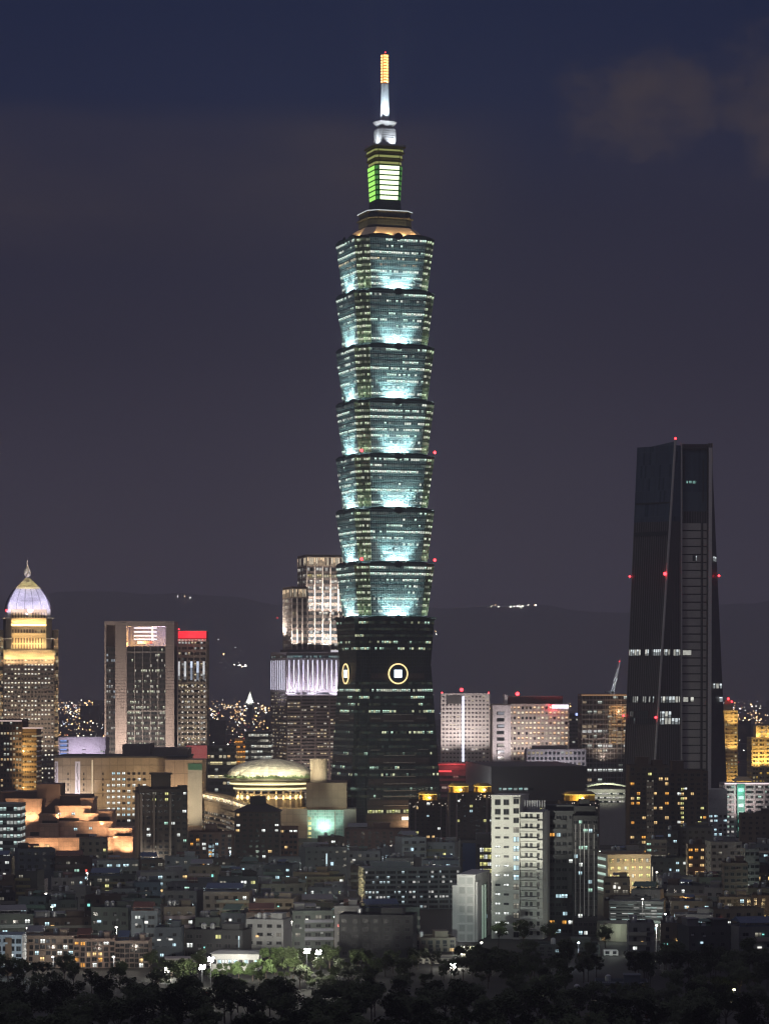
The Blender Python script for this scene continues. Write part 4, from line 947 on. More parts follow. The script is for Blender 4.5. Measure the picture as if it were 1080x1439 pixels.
# ---------------------------------------------------------------- mall with the shallow dome at the landmark's foot
Y = 1830; cxm = px(372, Y)
D_ = thing('shopping_mall', 'round mall with a pale shallow floodlit dome, lit colonnade and green glass atrium', 'mall', (cxm, Y, 0))
mx = lambda x: px(x, Y) - cxm
mz = lambda y: pz(y, Y)
R0 = pw(62, Y)
stone = wall('mall stone', (.40, .33, .25), .8, .2, tile=(4, 5)); mbrown = wall('brown mall stone', (.20, .14, .10), .8, .25, tile=(4, 5))
mb = MB(); mb.lathe([(R0 * .80, 0), (R0 * .80, mz(1116))], 48, cx=mx(377), cy=R0, mi=0); mb.lathe([(0.01, mz(1116)), (R0 * .8, mz(1116))][::-1], 48, cx=mx(377), cy=R0); mb.build('drum', stone, D_)
for y0, y1, r in ((1112, 1106, .84), (1105, 1099, .92), (1098, 1094, 1.0)):
    m = MB(); m.lathe([(r * R0 - 6, mz(y0)), (r * R0, mz(y0) + .2), (r * R0, mz(y1)), (r * R0 - 7, mz(y1) + .1)], 56, cx=mx(377), cy=R0); dk_ = m.build('drum_tier', wall('olive stone', (.34, .32, .20), .8, .2), D_)
    m = MB(); m.lathe([(r * R0 + .15, mz(y0) + (mz(y1) - mz(y0)) * .25), (r * R0 + .15, mz(y0) + (mz(y1) - mz(y0)) * .6)], 56, cx=mx(377), cy=R0)
    m.build('light_strip', emit('cream ring lamp', (1, .90, .50), 1.5) if r < 1 else band('studs of light', .85, (1, .9, .65), (1, .95, .8), .9, mul=.5, cluster=1), dk_)
prof = [(R0 * math.cos(a), mz(1093) + pw(25, Y) * math.sin(a)) for a in [math.pi / 2 * k / 10 for k in range(11)]]; prof[-1] = (0, prof[-1][1])
m = MB(); m.lathe(prof, 56, cx=mx(377), cy=R0); dome = m.build('dome', curtain('pale dome panels', (.72, .68, .55), (.54, .51, .40), 1.0, 1.6, .06, .08, rough=.7), D_)
pl = MB(); rr = random.Random(4)
for k in range(90):
    a = math.pi * (1 + k / 89); r = R0 + rr.uniform(.2, 1.2); x, y = mx(377) + r * math.cos(a), R0 + r * math.sin(a); s = rr.uniform(.5, 1.1)
    pl.frustum([(x - s, y - s), (x + s, y - s), (x + s, y + s), (x - s, y + s)], [(x - .1, y - .1), (x + .1, y - .1), (x + .1, y + .1), (x - .1, y + .1)], mz(1094), mz(1094) + rr.uniform(1, 2.6))
tag(pl.build('parapet_planting', wall('dark shrubs', (.05, .08, .03), .9, .5), D_), kind='stuff')
for dx in (-46, -26, 0, 26, 46): aim(lamp('SPOT', D_, (mx(377 + dx), -11 + abs(dx) * .25, mz(1090)), 9000, (1, .92, .66), size=.5, angle=R(110), name='dome_light'), (-dx * .06, 14, 5.5))
for dx in (-40, 0, 40): aim(lamp('SPOT', D_, (mx(377 + dx), -48, mz(1058)), 42000, (1, .92, .68), size=.5, angle=R(50), name='dome_light'), (-dx * .1, 60, -5))
# colonnade with yellow lanterns under the drum
for k in range(11):
    a = math.pi * (1.17 + .66 * k / 10); x, y = mx(377) + R0 * .83 * math.cos(a), R0 + R0 * .83 * math.sin(a)
    m = MB(); m.box(x - .7, x + .7, y - .7, y + .7, mz(1136), mz(1112)); co = m.build('column', stone, D_)
    m = MB(); m.lathe([(0, mz(1125)), (.75, mz(1122.5)), (.5, mz(1119)), (0, mz(1118))], 8, cx=x, cy=y - 1.2); m.build('lantern', emit('yellow lantern', (1, .76, .25), 3.2), co)
    if k % 2 == 0: lamp('POINT', D_, (x, y - 2.2, mz(1121)), 1500, (1, .68, .25), size=.4)
m = MB(); ca = 1.17 * math.pi
m.lathe([(R0 * .86, mz(1123)), (R0 * .87, mz(1121.3)), (R0 * .84, mz(1121.2))], 40, cx=mx(377), cy=R0, a0=math.pi * 1.15, a1=math.pi * 1.85); m.build('light_strip', emit('peach strip', (1, .62, .35), .9), D_)
# curved wing running out to the left, bright strip along its brow
wp = [(274, 1112, 14), (292, 1115, 6), (310, 1118, 1), (326, 1122, -3), (342, 1127, -6), (356, 1131, -7)]
m = MB(); ls = MB()
for (xa, ya, da), (xb, yb, db2) in zip(wp, wp[1:]):
    A, B_ = (mx(xa), da), (mx(xb), db2)
    m.poly([(*A, 0), (*B_, 0), (*B_, mz(yb)), (*A, mz(ya))], [(0, 0), (9, 0), (9, 20), (0, 20)]); m.poly([(*A, mz(ya)), (*B_, mz(yb)), (B_[0], 30, mz(yb)), (A[0], 30, mz(ya))])
    m.poly([(A[0], da - 1.6, mz(ya) - 5), (B_[0], db2 - 1.6, mz(yb) - 5), (B_[0], db2 - 1.6, mz(yb) - 7.5), (A[0], da - 1.6, mz(ya) - 7.5)][::-1])
    m.poly([(A[0], da - 1.6, mz(ya) - 5), (B_[0], db2 - 1.6, mz(yb) - 5), (*B_, mz(yb) - 5), (*A, mz(ya) - 5)])
    ls.poly([(A[0], da - .25, mz(ya) - 4.2), (B_[0], db2 - .25, mz(yb) - 4.2), (B_[0], db2 - .25, mz(yb) - 1.2), (A[0], da - .25, mz(ya) - 1.2)], [(xa / 2, 0), (xb / 2, 0), (xb / 2, 1), (xa / 2, 1)])
m.poly([(mx(274), 14, 0), (mx(274), 14, mz(1112)), (mx(274), 30, mz(1112)), (mx(274), 30, 0)])
wg = m.build('curved_wing', stone, D_); ls.build('light_strip', band('brow lamps', .92, (1, .72, .36), (1, .86, .60), 2.4, mul=.25, cluster=1), wg)
for q in range(4):
    bb = MB()
    for (xa, ya, da), (xb, yb, db2) in zip(wp[:-1], wp[1:]):
        za, zb_ = mz(ya + 26 + q * 7), mz(yb + 26 + q * 7)
        bb.poly([(mx(xa), da - .15, za - 1.8), (mx(xb), db2 - .15, zb_ - 1.8), (mx(xb), db2 - .15, zb_), (mx(xa), da - .15, za)], [(xa / 3, 0), (xb / 3, 0), (xb / 3, 1), (xa / 3, 1)])
    bb.build('window_band', band('mall windows', .75, (1, .78, .5), (1, .9, .75), .5, mul=.4, cluster=2), wg)
for x, d in ((282, 2), (300, -6), (320, -11), (338, -15)): aim(lamp('SPOT', D_, (mx(x), d - 12, mz(1190)), 22000, (1, .76, .45), size=.5, angle=R(110)), (2, 12, 9))
m = MB()
for k in range(5): m.box(mx(276), mx(330), -9 + k * 2.2, -6.9 + k * 2.2, 0, mz(1168) - 3 + k * 1.2) if k < 0 else None
m.box(mx(340), mx(432), -4, R0, 0, mz(1136)); m.build('podium', stone, D_)
pc = MB(); pc.box(mx(430), mx(487), 0, 50, 0, mz(1100)); blk = pc.build('stone_block', mbrown, D_)
cy_ = MB(); cy_.lathe([(pw(12, Y), mz(1100)), (pw(12, Y), mz(1067)), (0.01, mz(1067))], 28, cx=mx(447), cy=12); cy_.build('stone_cylinder', wall('pale stone', (.55, .47, .36), .8, .2), D_)
for x in (440, 452): aim(lamp('SPOT', D_, (mx(x), -7, mz(1097)), 4500, (1, .88, .62), size=.4, angle=R(110)), (0, 8, 9))
m = MB(); m.box(mx(431), mx(483), -1.4, 0, 0, mz(1138)); at = m.build('atrium', curtain('green glass atrium', (.34, .56, .46), (.62, .68, .60), 1.5, 2.0, .16, .14, rough=.5), D_)
m = MB(); m.box(mx(427), mx(432), -1.8, 0, 0, mz(1136)); m.box(mx(470), mx(471), -1.8, -1.4, 0, mz(1140)); m.build('atrium_pier', stone, D_)
lamp('POINT', D_, (mx(455), -5, 7), 1600, (.70, 1, .90), size=1.0, name='atrium_front_fill'); aim(lamp('SPOT', D_, (mx(455), -12, 4), 9000, (.72, 1, .90), size=.5, angle=R(120), name='atrium_front_fill'), (0, 10, 14))  # lamps added out front in place of the atrium's inner glow
for q in range(6): slab_ = MB(); slab_.box(mx(433), mx(437), -1.7, -1.4, mz(1152 + q * 7), mz(1148 + q * 7)); slab_.build('window', lit_pane('yellow stair pane', (.95, .85, .35), 1.0), at)
m = MB(); m.box(mx(483), mx(500), -2, 30, 0, mz(1137)); m.build('annexe', wall('grey annexe', (.28, .26, .23), .8, .3), D_)
aim(lamp('SPOT', D_, (mx(480), -22, 30), 12000, (.9, 1, .75), size=.5, angle=R(100)), (8, 22, 2))

# ---------------------------------------------------------------- terraced rose building
Y = 1590; cxt = px(100, Y)
P_ = thing('terraced_complex', 'stacked rose stone terraces with warm wall lights, below the tan store', 'complex', (cxt, Y, 0))
rose = wall('rose sandstone', (.56, .37, .27), .8, .2, tile=(2.6, 2.6))
tx = lambda x: px(x, Y) - cxt
for n_, (x0, x1, yt, d0, lt_, wins) in enumerate((
        (0, 52, 1127, 26, 1, ()), (26, 52, 1127, 22, 1, ()), (50, 78, 1148, 16, 0, ()), (53, 80, 1161, 10, 1, ()), (72, 123, 1137, 20, 1, ((78, 1146, 5, 3), (98, 1146, 5, 4))), (107, 125, 1126, 24, 1, ()),
        (80, 155, 1158, 13, 0, ((103, 1167, 5, 4), (124, 1166, 4, 4))), (114, 134, 1147, 17, 1, ()), (131, 153, 1144, 19, 0, ()), (35, 125, 1180, 2, 0, ((50, 1190, 9, 6), (66, 1190, 7, 6))), (122, 164, 1180, 5, 1, ((129, 1188, 4, 4),)),
        (151, 184, 1167, 9, 1, ()), (160, 186, 1178, 3, 1, ()))):
    m = MB(); m.box(tx(x0), tx(x1), d0, d0 + 22, 0, pz(yt, Y)); m.box(tx(x0) - .3, tx(x1) + .3, d0 - .3, d0 + 22.3, pz(yt, Y) - .1, pz(yt, Y) + .9); bl = m.build('terrace', rose, P_)
    fz = Face((tx(x0), d0, 0), (tx(x1), d0, 0), (tx(x1), d0, pz(yt, Y)), (tx(x0), d0, pz(yt, Y)))
    for (wx_, wy_, ww_, wh_) in wins: put_window(bl, fz, (wx_ - x0) / (x1 - x0), pz(wy_, Y) / pz(yt, Y), pw(ww_, Y), pw(wh_, Y), WL['warm'] if wy_ > 1180 else WL['cool'])
for x, y, d, p_ in ((38, 1157, 19, 3600), (66, 1180, 7, 3600), (80, 1152, 17, 1800), (115, 1155, 15, 3600), (138, 1178, 3, 2600), (158, 1178, 2.0, 3000), (150, 1198, -1, 3400), (178, 1198, 0, 3600), (108, 1156, 12, 1800), (130, 1198, 1, 2200), (60, 1198, -2, 2600), (95, 1200, -3, 1800), (20, 1165, 20, 1800), (140, 1160, 15, 1500), (172, 1172, 6, 1600)):
    aim(lamp('SPOT', P_, (tx(x), d - 2.5, pz(y, Y)), p_ * 2.2, (1, .66, .38), size=.3, angle=R(130), name='wall_light'), (0, 2.5, 4))
for (x0, x1, y0, y1, d) in ((78, 106, 1158, 1152, 19.9), (104, 130, 1179, 1173.5, 12.9), (128, 158, 1201, 1196, 4.8), (36, 52, 1180, 1172, 21.9), (55, 76, 1160, 1155, 15.9), (133, 150, 1157, 1150, 18.8), (163, 182, 1176, 1172, 8.9)):
    m = MB(); m.box(tx(x0), tx(x1), d - .25, d + .05, pz(y0, Y), pz(y1, Y)); op_ = m.build('opening', wall('dark opening', (.03, .028, .028), .6), P_)
m = MB(); m.box(tx(45), tx(78), 24, 50, pz(1150, Y), pz(1104, Y)); m.box(tx(78), tx(120), 26, 50, pz(1150, Y), pz(1120, Y)); m.box(tx(-8), tx(46), 28, 50, pz(1150, Y), pz(1115, Y)); m.build('roof_plant', wall('plum roof plant', (.13, .09, .08), .8, .3), P_)
B = block('glass_block', 'green glazed office with bright white storeys at the left edge', 'office', -10, 29, 1132, 1540, 20)
office(B, wall('pale green frame', (.3, .34, .32), .7), band('glazed storeys', .72, (.75, 1, .95), (.95, 1, .95), .85, mul=.2, cluster=3), 9, 1.8, v0=.2, v1=.8)

# ---------------------------------------------------------------- apartment-block builder
def tank(parent, x, y, z, r=.9, h=1.7):
    m = MB(); m.lathe([(r, z + .8), (r, z + .8 + h), (r * .4, z + 1.2 + h), (0, z + 1.25 + h)], 10, cx=x, cy=y)
    for a in range(4): m.tube((x + .7 * r * math.cos(a * 1.57), y + .7 * r * math.sin(a * 1.57), z - .1), (x + .7 * r * math.cos(a * 1.57), y + .7 * r * math.sin(a * 1.57), z + .85), .06, n=4)
    return m.build('water_tank', wall('steel tank', (.45, .47, .48), .4, .2, metal=.5), parent)
SHED = [wall('green corrugated roof', (.10, .17, .13), .6, .4), wall('grey corrugated roof', (.24, .25, .26), .6, .4), wall('rust red corrugated roof', (.17, .08, .06), .7, .4), wall('blue corrugated roof', (.08, .12, .20), .6, .4)]
def shed(B, s0, s1, d0, d1, mat, rise=1.6, eave=2.4):
    x0, x1 = B.poly[0][0] + s0 * B.w, B.poly[0][0] + s1 * B.w; y0, y1 = d0 * B.d, d1 * B.d; z = B.h
    m = MB()
    for cx_ in (x0 + .2, (x0 + x1) / 2, x1 - .2):
        for cy_ in (y0 + .2, y1 - .2): m.box(cx_ - .08, cx_ + .08, cy_ - .08, cy_ + .08, z - .1, z + eave)
    ym = (y0 + y1) / 2
    m.poly([(x0, y0 - .4, z + eave - .1), (x1, y0 - .4, z + eave - .1), (x1, ym, z + eave + rise), (x0, ym, z + eave + rise)]); m.poly([(x1, y1 + .4, z + eave - .1), (x0, y1 + .4, z + eave - .1), (x0, ym, z + eave + rise), (x1, ym, z + eave + rise)])
    m.poly([(x0, y0 - .4, z + eave - .25), (x1, y0 - .4, z + eave - .25), (x1, y0 - .4, z + eave - .1), (x0, y0 - .4, z + eave - .1)])
    m.poly([(x0, y0 + .3, z), (x1, y0 + .3, z), (x1, y0 + .3, z + eave * .55), (x0, y0 + .3, z + eave * .55)])
    m.poly([(x0, y0, z + eave), (x0, y1, z + eave), (x0, ym, z + eave + rise)][::-1]); m.poly([(x1, y0, z + eave), (x1, y1, z + eave), (x1, ym, z + eave + rise)])
    return m.build('rooftop_shed', mat, B.root)
def hut(B, s0, s1, d0, d1, hh, mat):
    m = MB(); x0, x1 = B.poly[0][0] + s0 * B.w, B.poly[0][0] + s1 * B.w; y0, y1 = d0 * B.d, d1 * B.d
    m.box(x0, x1, y0, y1, B.h - .1, B.h + hh); m.box(x0 - .25, x1 + .25, y0 - .25, y1 + .25, B.h + hh, B.h + hh + .25)
    return m.build('stair_hut', mat, B.root)
def apt(B, wm, floors, cols, lit=.2, pal=('white', 'warm', 'cool', 'dim'), ww=1.7, wh=1.5, side=0, rows=None, slabs=True, balcony=0, seed=0, parapet=1.0, names=True):
    r = random.Random(seed or hash((round(B.w, 2), round(B.h, 2))) & 0xffff)
    mb = MB(); mb.frustum(B.poly, None, 0, B.h)
    op = offset_poly(B.poly, -.25)
    n = len(B.poly)
    for i in range(n):                                               # parapet as a real upstand
        j = (i + 1) % n
        mb.frustum([B.poly[i], B.poly[j], op[j], op[i]], None, B.h - .02, B.h + parapet)
    fh = B.h / floors
    if slabs:
        for k in range(1, floors): mb.frustum(offset_poly(B.poly, .12), None, k * fh - .12, k * fh + .12)
    nc = max(1, cols)
    for i in range(nc + 1):                                          # downpipes and party joints
        if r.random() < .4: mb.fbox(B.front, min(.985, i / nc), min(.999, i / nc + .012), 0, 1, 0, .14)
    for q in range(r.randint(2, 6)):                                 # cages, awnings and enclosed balconies
        i, k = r.randrange(nc), r.randrange(max(0, floors - 4), floors)
        mb.fbox(B.front, (i + .12) / nc, (i + .88) / nc, (k + .2) / floors, (k + .42) / floors, 0, r.uniform(.4, 1.0))
    wall_o = mb.build('wall', wm, B.root)
    kmin = max(0, floors - (rows or floors))
    for k in range(kmin, floors):
        for i in range(nc):
            t = (k + .55) / floors
            z = r.random(); mesh = WL[r.choice(pal)] if z < lit else WD
            if r.random() < .06 and mesh is WD: continue
            put_window(B.root, B.front, (i + .5 + r.uniform(-.06, .06)) / nc, t, ww * r.uniform(.8, 1.15), wh, mesh)
        if side:
            fc = B.left if B.root.rotation_euler.z > 0 or B.root.location.x > 0 else B.right
            for i in range(side):
                mesh = WL[r.choice(pal)] if r.random() < lit * .7 else WD
                put_window(B.root, fc, (i + .5) / side, (k + .55) / floors, ww * .8, wh * .9, mesh)
        if balcony and k:
            for i in range(0, nc, balcony):
                m = MB(); a, b = (i + .05) / nc, (i + .95) / nc; zz = k / floors
                m.fbox(B.front, a, b, zz, zz + .15 / fh / floors * 1.0 + .004, 0, 1.2); m.fbox(B.front, a, b, zz, zz + .30 / floors, 1.1, 1.2); m.build('balcony', wm, B.root)
    return wall_o

# ---- dark apartment tower left of the dome
Y = 1480; B = block('apartment_tower', 'dark brown apartment tower with a raised middle, left of the round mall', 'apartment tower', 182, 263, 1112, Y, 20, 8, 196)
wm = wall('umber tile', (.105, .085, .07), .8, .3)
apt(B, wm, 14, 8, .13, ('white', 'dim', 'yellow', 'green'), 1.9, 1.5, side=2, seed=3)
mm = MB(); mm.box(B.w * .28, B.w * .66, 3, 15, B.h - .1, pz(1089, Y)); mm.box(B.w * .24, B.w * .70, 2, 16, pz(1089, Y), pz(1089, Y) + .8); mm.box(B.w * .0, B.w * .2, 1, 10, B.h, B.h + 2.6); mm.box(B.w * .82, B.w, 1, 10, B.h, B.h + 2.8); mm.build('crown', wm, B.root)
lb_ = slab(B, B.left, .05, .95, 0, .97, .05, .5, wall('pale umber tile', (.22, .18, .15), .8, .3), 'corner_bay')
for s in (.02, .28, .62): slab(B, B.front, s, s + .045, 0, .97 if s else .55, .1, .9, MATS['pale umber tile'], 'pilaster')
aim(lamp('SPOT', B.root, (-20, -26, 30), 9000, (1, .85, .7), size=.5, angle=R(80)), (16, 30, 0))
B = block('apartment_block', 'reddish brown apartment block with lit stair windows below the dome', 'apartment block', 265, 327, 1172, 1500, 16)
redb = wall('red brown brick', (.17, .09, .065), .85, .3)
apt(B, redb, 9, 7, .2, ('white', 'amber', 'cool', 'dim'), seed=9); hut(B, .37, .62, .2, .7, 4.5, redb)
for k in range(4): put_window(B.root, B.front, .52, .32 + .12 * k, 3.2, 1.7, WL['cool'])
B = block('apartment_block', 'brown apartment block with dark pitched roof in front of the mall colonnade', 'apartment block', 330, 393, 1142, 1470, 18)
apt(B, wall('dark umber brick', (.12, .085, .07), .85, .3), 12, 7, .14, ('white', 'warm', 'dim'), seed=12)
mm = MB(); mm.frustum(offset_poly(B.poly, .8), [(-B.w * .15, 6), (B.w * .15, 6), (B.w * .15, 11), (-B.w * .15, 11)], B.h + .5, B.h + 4.5); mm.box(-4, 4, 5, 12, B.h + 2, B.h + 8); mm.build('roof', wall('dark roof tiles', (.05, .045, .045), .8, .3), B.root)
B = block('apartment_block', 'low brick wing with dim windows right of the pitched-roof block', 'apartment block', 393, 418, 1165, 1500, 14)
apt(B, redb, 8, 4, .25, ('white', 'warm'), seed=14)
B = block('apartment_block', 'dark brick block in front of the landmark entrance', 'apartment block', 484, 575, 1168, 1520, 18)
apt(B, wall('maroon brick', (.115, .07, .06), .85, .3), 9, 9, .07, ('white', 'dim', 'cool'), seed=15); hut(B, .45, .7, .2, .7, 3.6, MATS['maroon brick']); shed(B, .05, .35, .1, .6, SHED[1])
for x, z_, p_ in ((290, 30, 20000), (400, 26, 12000)): aim(lamp('SPOT', D_, (mx(x), -40, z_), p_, (1, .82, .55), size=.6, angle=R(100)), (0, 40, 4))
# ---- dark residential towers with gilded crowns
gold2 = wall('gilded crown', (.50, .34, .10), .6, .2)
for (x0, x1, yt, Y, lbl, sd) in ((574, 628, 1127, 1640, 'dark brown tower with gold lit crown, right beside the landmark base', 21), (630, 694, 1116, 1620, 'dark tower with two gold lit roof pavilions behind the blue-panel block', 22), (786, 842, 1128, 1600, 'dark tower under a wide gold lit roof pavilion behind the striped tower', 23), (712, 784, 1130, 1680, 'black tower with faint roof pillars behind the pale apartment tower', 24)):
    B = block('residential_tower', lbl, 'apartment tower', x0, x1, yt, Y, 20)
    apt(B, wall('espresso tile', (.065, .05, .045), .8, .3), 13, 7, .12, ('warm', 'yellow', 'white', 'cool'), seed=sd, slabs=False)
    for s in (.0, .16, .82, .965): slab(B, B.front, s, s + .035, 0, 1.0, .1, .6, wall('mauve pilaster', (.22, .18, .17), .8), 'pilaster')
    spots = {21: ((.25, .75),), 22: ((.0, .45), (.55, .95)), 23: ((.1, .9),), 24: ((.05, .3),)}[sd]
    for a, b in spots:
        for q, (aa, bb) in enumerate(((a, b),)):
            m = MB(); xa, xb = B.poly[0][0] + aa * B.w, B.poly[0][0] + bb * B.w
            m.box(xa + .8, xb - .8, 3, 10, B.h, B.h + 4.2)
            n_ = 5
            for i in range(n_): xx = xa + .6 + (xb - xa - 1.2) * i / (n_ - 1); m.box(xx - .25, xx + .25, 1.6, 2.2, B.h, B.h + 4.4)
            pv = m.build('roof_pavilion', gold2, B.root)
            m = MB(); m.frustum([(xa - .8, .6), (xb + .8, .6), (xb + .8, 12), (xa - .8, 12)], [(xa + 2, 4), (xb - 2, 4), (xb - 2, 9), (xa + 2, 9)], B.h + 4.42, B.h + 6.0); m.build('roof', wall('dark gilded tiles', (.14, .10, .04), .6), pv)
            lamp('POINT', B.root, ((xa + xb) / 2, 0.2, B.h + 2.4), 1500, (1, .62, .18), size=.4); lamp('POINT', B.root, (xa + 1, -.6, B.h + 6.4), 500, (1, .7, .15), size=.3)
            m = MB(); m.lathe([(0, B.h + 1.4), (.9, B.h + 2.3), (0, B.h + 3.2)], 8, cx=(xa * .4 + xb * .6), cy=1.2); m.build('lantern', emit('warm globe', (1, .80, .42), 3.0), pv)
            slab_m = MB(); slab_m.box(xa + .5, xb - .5, .9, 1.3, B.h + 4.1, B.h + 4.4); slab_m.build('light_strip', emit('gold strip', (1, .74, .14), 1.3), pv)
    st = MB(); rr = random.Random(sd)
    for q in range(16):
        x = B.poly[0][0] + rr.random() * B.w; z = B.h - rr.random() * 3; st.box(x - .14, x + .14, -.5, -.2, z - .16, z + .16)
    tag(st.build('fairy_lights', emit('fairy lamp', (1, .86, .68), 2.4), B.root), kind='stuff')
for k in range(4): pass
# ---- lit canopy hall under the scaffolded tower
B = block('canopy_hall', 'low hall with a pale lit curved canopy below the scaffolded tower', 'hall', 824, 878, 1100, 1750, 18)
mm = MB(); mm.frustum(B.poly, None, 0, B.h - 4); mm.build('wall', W_GREY, B.root)
mm = MB()
for k in range(8):
    a, b = k / 8, (k + 1) / 8; f = lambda t: B.h - 3 + 3 * math.sin(math.pi * (.15 + .7 * t))
    mm.poly([(-B.w / 2 + a * B.w, -3, f(a)), (-B.w / 2 + b * B.w, -3, f(b)), (-B.w / 2 + b * B.w, 14, f(b)), (-B.w / 2 + a * B.w, 14, f(a))]); mm.poly([(-B.w / 2 + a * B.w, -3, f(a) - 1), (-B.w / 2 + b * B.w, -3, f(b) - 1), (-B.w / 2 + b * B.w, -3, f(b)), (-B.w / 2 + a * B.w, -3, f(a))])
mm.build('canopy', wall('pale membrane', (.6, .62, .5), .6), B.root)
for k in range(3): slab(B, B.front, .03, .97, B.T(1128 - k * 5.5), B.T(1125 - k * 5.5), .1, .3, band('canopy hall rows', .75, (1, 1, .8), (1, .95, .85), .9, mul=.1, cluster=5), 'window_band', bays=18)
aim(lamp('SPOT', B.root, (0, -14, B.h - 2), 9000, (.95, 1, .75), size=.4, angle=R(120)), (0, 10, 2))
# ---- brown towers on the right, warm windows
brn = wall('dark red brown tile', (.095, .065, .05), .85, .3)
B = block('apartment_tower', 'dark brown stepped apartment tower with amber windows before the twin-winged tower', 'apartment tower', 884, 940, 1078, 1560, 22)
apt(B, brn, 20, 7, .22, ('amber', 'warm', 'warm', 'yellow'), 2.0, 1.6, seed=31)
slab(B, B.front, .42, .60, 0, B.T(1098), .1, 2.0, wall('tan bay', (.26, .20, .15), .8, .3), 'bay')
for k in range(15):
    for i in range(3): put_window(B.root, Face(*[p + B.front.n * 2.0 for p in (B.front.bl, B.front.br, B.front.tr, B.front.tl)]), .45 + i * .06, (k + .55) / 17, .8, 1.0, WD if random.random() < .6 else WL['dim'])
hut(B, .2, .5, .3, .8, 5, brn); hut(B, .6, .85, .3, .7, 3.4, brn)
B = block('apartment_tower', 'darker brown apartment tower with one lit stair column, right of the amber-windowed one', 'apartment tower', 940, 994, 1086, 1575, 22)
apt(B, brn, 19, 6, .06, ('amber', 'warm', 'white'), 1.9, 1.6, seed=32)
for k in range(11): put_window(B.root, B.front, .32, (k + 5.5) / 19, 2.3, 1.6, WL['yellow' if k % 3 else 'warm'])
for k, s in ((7, .78), (8, .78), (9, .8), (7, .88), (11, .85)): put_window(B.root, B.front, s, (k + .5) / 19, 1.8, 1.5, WL['yellow'])
hut(B, .1, .4, .3, .8, 6, brn)
B = block('office_block', 'plain white gabled wall block with a lit lower corner, under the amber towers', 'office', 995, 1021, 1112, 1600, 20)
apt(B, wall('chalk white wall', (.62, .61, .58), .8, .2), 15, 4, .4, ('white', 'cool'), 1.6, 1.4, rows=10, seed=33, slabs=False)
slab(B, B.front, 0, 1, .68, 1, .2, .35, MATS['chalk white wall'], 'blank_wall')
B = block('office_block', 'pale lit-edged office with a green lit sign column at the right edge', 'office', 1018, 1100, 1103, 1700, 24)
office(B, wall('rose grey frame', (.48, .42, .42), .75, .2), band('green white windows', .5, (.7, 1, .85), (1, .95, .9), .8, mul=.4, cluster=2), 13, 3.0, pier=6, pierw=1.2, sp=.5)
slab(B, B.front, -.01, 1, 1.012, 1.03, .0, .8, emit('rose white edge lamp', (1, .80, .82), 1.2), 'light_strip')
gs_ = slab(B, B.front, .2, .33, .2, 1.02, .5, 2.2, wall('green sign body', (.06, .22, .17), .6), 'sign_column')
for k in range(6): slab(B, B.front, .22, .31, .3 + .12 * k, .35 + .12 * k, 2.2, 2.4, emit('teal sign lamp', (.25, .95, .7), .7), 'sign_panel', gs_)
aim(lamp('SPOT', B.root, (-8, -14, 26), 9000, (1, .85, .82), size=.5, angle=R(120)), (0, 14, 6)); lamp('POINT', B.root, (-B.w * .25, -6, 34), 900, (.3, 1, .75), size=.4)

# ---------------------------------------------------------------- the pale apartment tower and its neighbours
Y = 1100; pale = wall('pale sage render', (.60, .61, .55), .8, .22)
AT = thing('apartment_tower', 'pale floodlit apartment tower with zigzag balconies and a dark right flank', 'apartment tower', (px(690, Y), Y, 0), R(-14))
ct, s_t = math.cos(R(14)), math.sin(R(14))
wA = pw(40, Y) / ct; wB = pw(30, Y) / ct
hA, hB = pz(1119, Y), pz(1141, Y)
m = MB(); m.box(0, wA, 0, 16, 0, hA); m.box(wA, wA + wB, 1.2, 16, 0, hB); m.box(-.2, wA + .2, -.2, 16.2, hA, hA + .5)
fl_ = 15
for k in range(fl_): m.box(-.15, wA - 2.9, -.18, 0, (k + .93) * hA / fl_, (k + 1) * hA / fl_ - .02) if k % 1 == 0 else None
m.build('wall', pale, AT)
fA = Face((0, 0, 0), (wA, 0, 0), (wA, 0, hA), (0, 0, hA))
bayw = MB(); bayw.box(wA * .76, wA, -1.0, 0, 0, hA - .6); bayw.build('window_bay', pale, AT)
fA2 = Face((wA * .76, -1.0, 0), (wA, -1.0, 0), (wA, -1.0, hA), (wA * .76, -1.0, hA))
for k in range(fl_):
    t = (k + .5) / fl_
    for i, s in enumerate((.22, .52)):
        lit_ = (k, i) in {(0, 0), (0, 1), (1, 0), (1, 1), (2, 0), (2, 1), (3, 0), (4, 0), (5, 1), (6, 0), (6, 1), (7, 0), (7, 1), (8, 0), (9, 0)}
        if k >= 13: put_window(AT, fA, s, t - .008, 2.2, 2.2, WD)
        else: put_window(AT, fA, s, t + .012, 2.0, .85, WL['white'] if lit_ else WD)
    put_window(AT, fA2, .5, t, 2.2, 2.1, WL['cool'] if k in (6, 7, 8, 9, 10) else (WD if k not in (1, 2, 3, 4, 5, 11) else WL['dim']))
fB = Face((wA, 1.2, 0), (wA + wB, 1.2, 0), (wA + wB, 1.2, hB), (wA, 1.2, hB)); nb = 13
for k in range(nb):
    z = k * hB / nb; fh = hB / nb
    m = MB(); x1 = wA + wB
    m.box(wA + .05, x1 - 1.6, -.6, 1.2, z + fh * .05, z + fh * .36); m.box(x1 - 1.6, x1 + .4, -.6, 1.2, z - fh * .13, z + fh * .16); m.box(x1 - 2.0, x1 - 1.6, -.55, 1.2, z - fh * .05, z + fh * .1)
    if k: m.build('balcony', pale, AT)
    for s in (.26, .48, .8): put_window(AT, fB, s, (k + .62) / nb, 1.0, 1.6, WD)
    m = MB(); m.box(wA + .05, x1 + .3, -.2, 1.2, z + fh * .86, z + fh); m.build('lintel', pale, AT)
m = MB()
for q in range(9): m.box(wA + .6 + q * .95, wA + .9 + q * .95, 5, 5.3, hB, hB + 4.4)
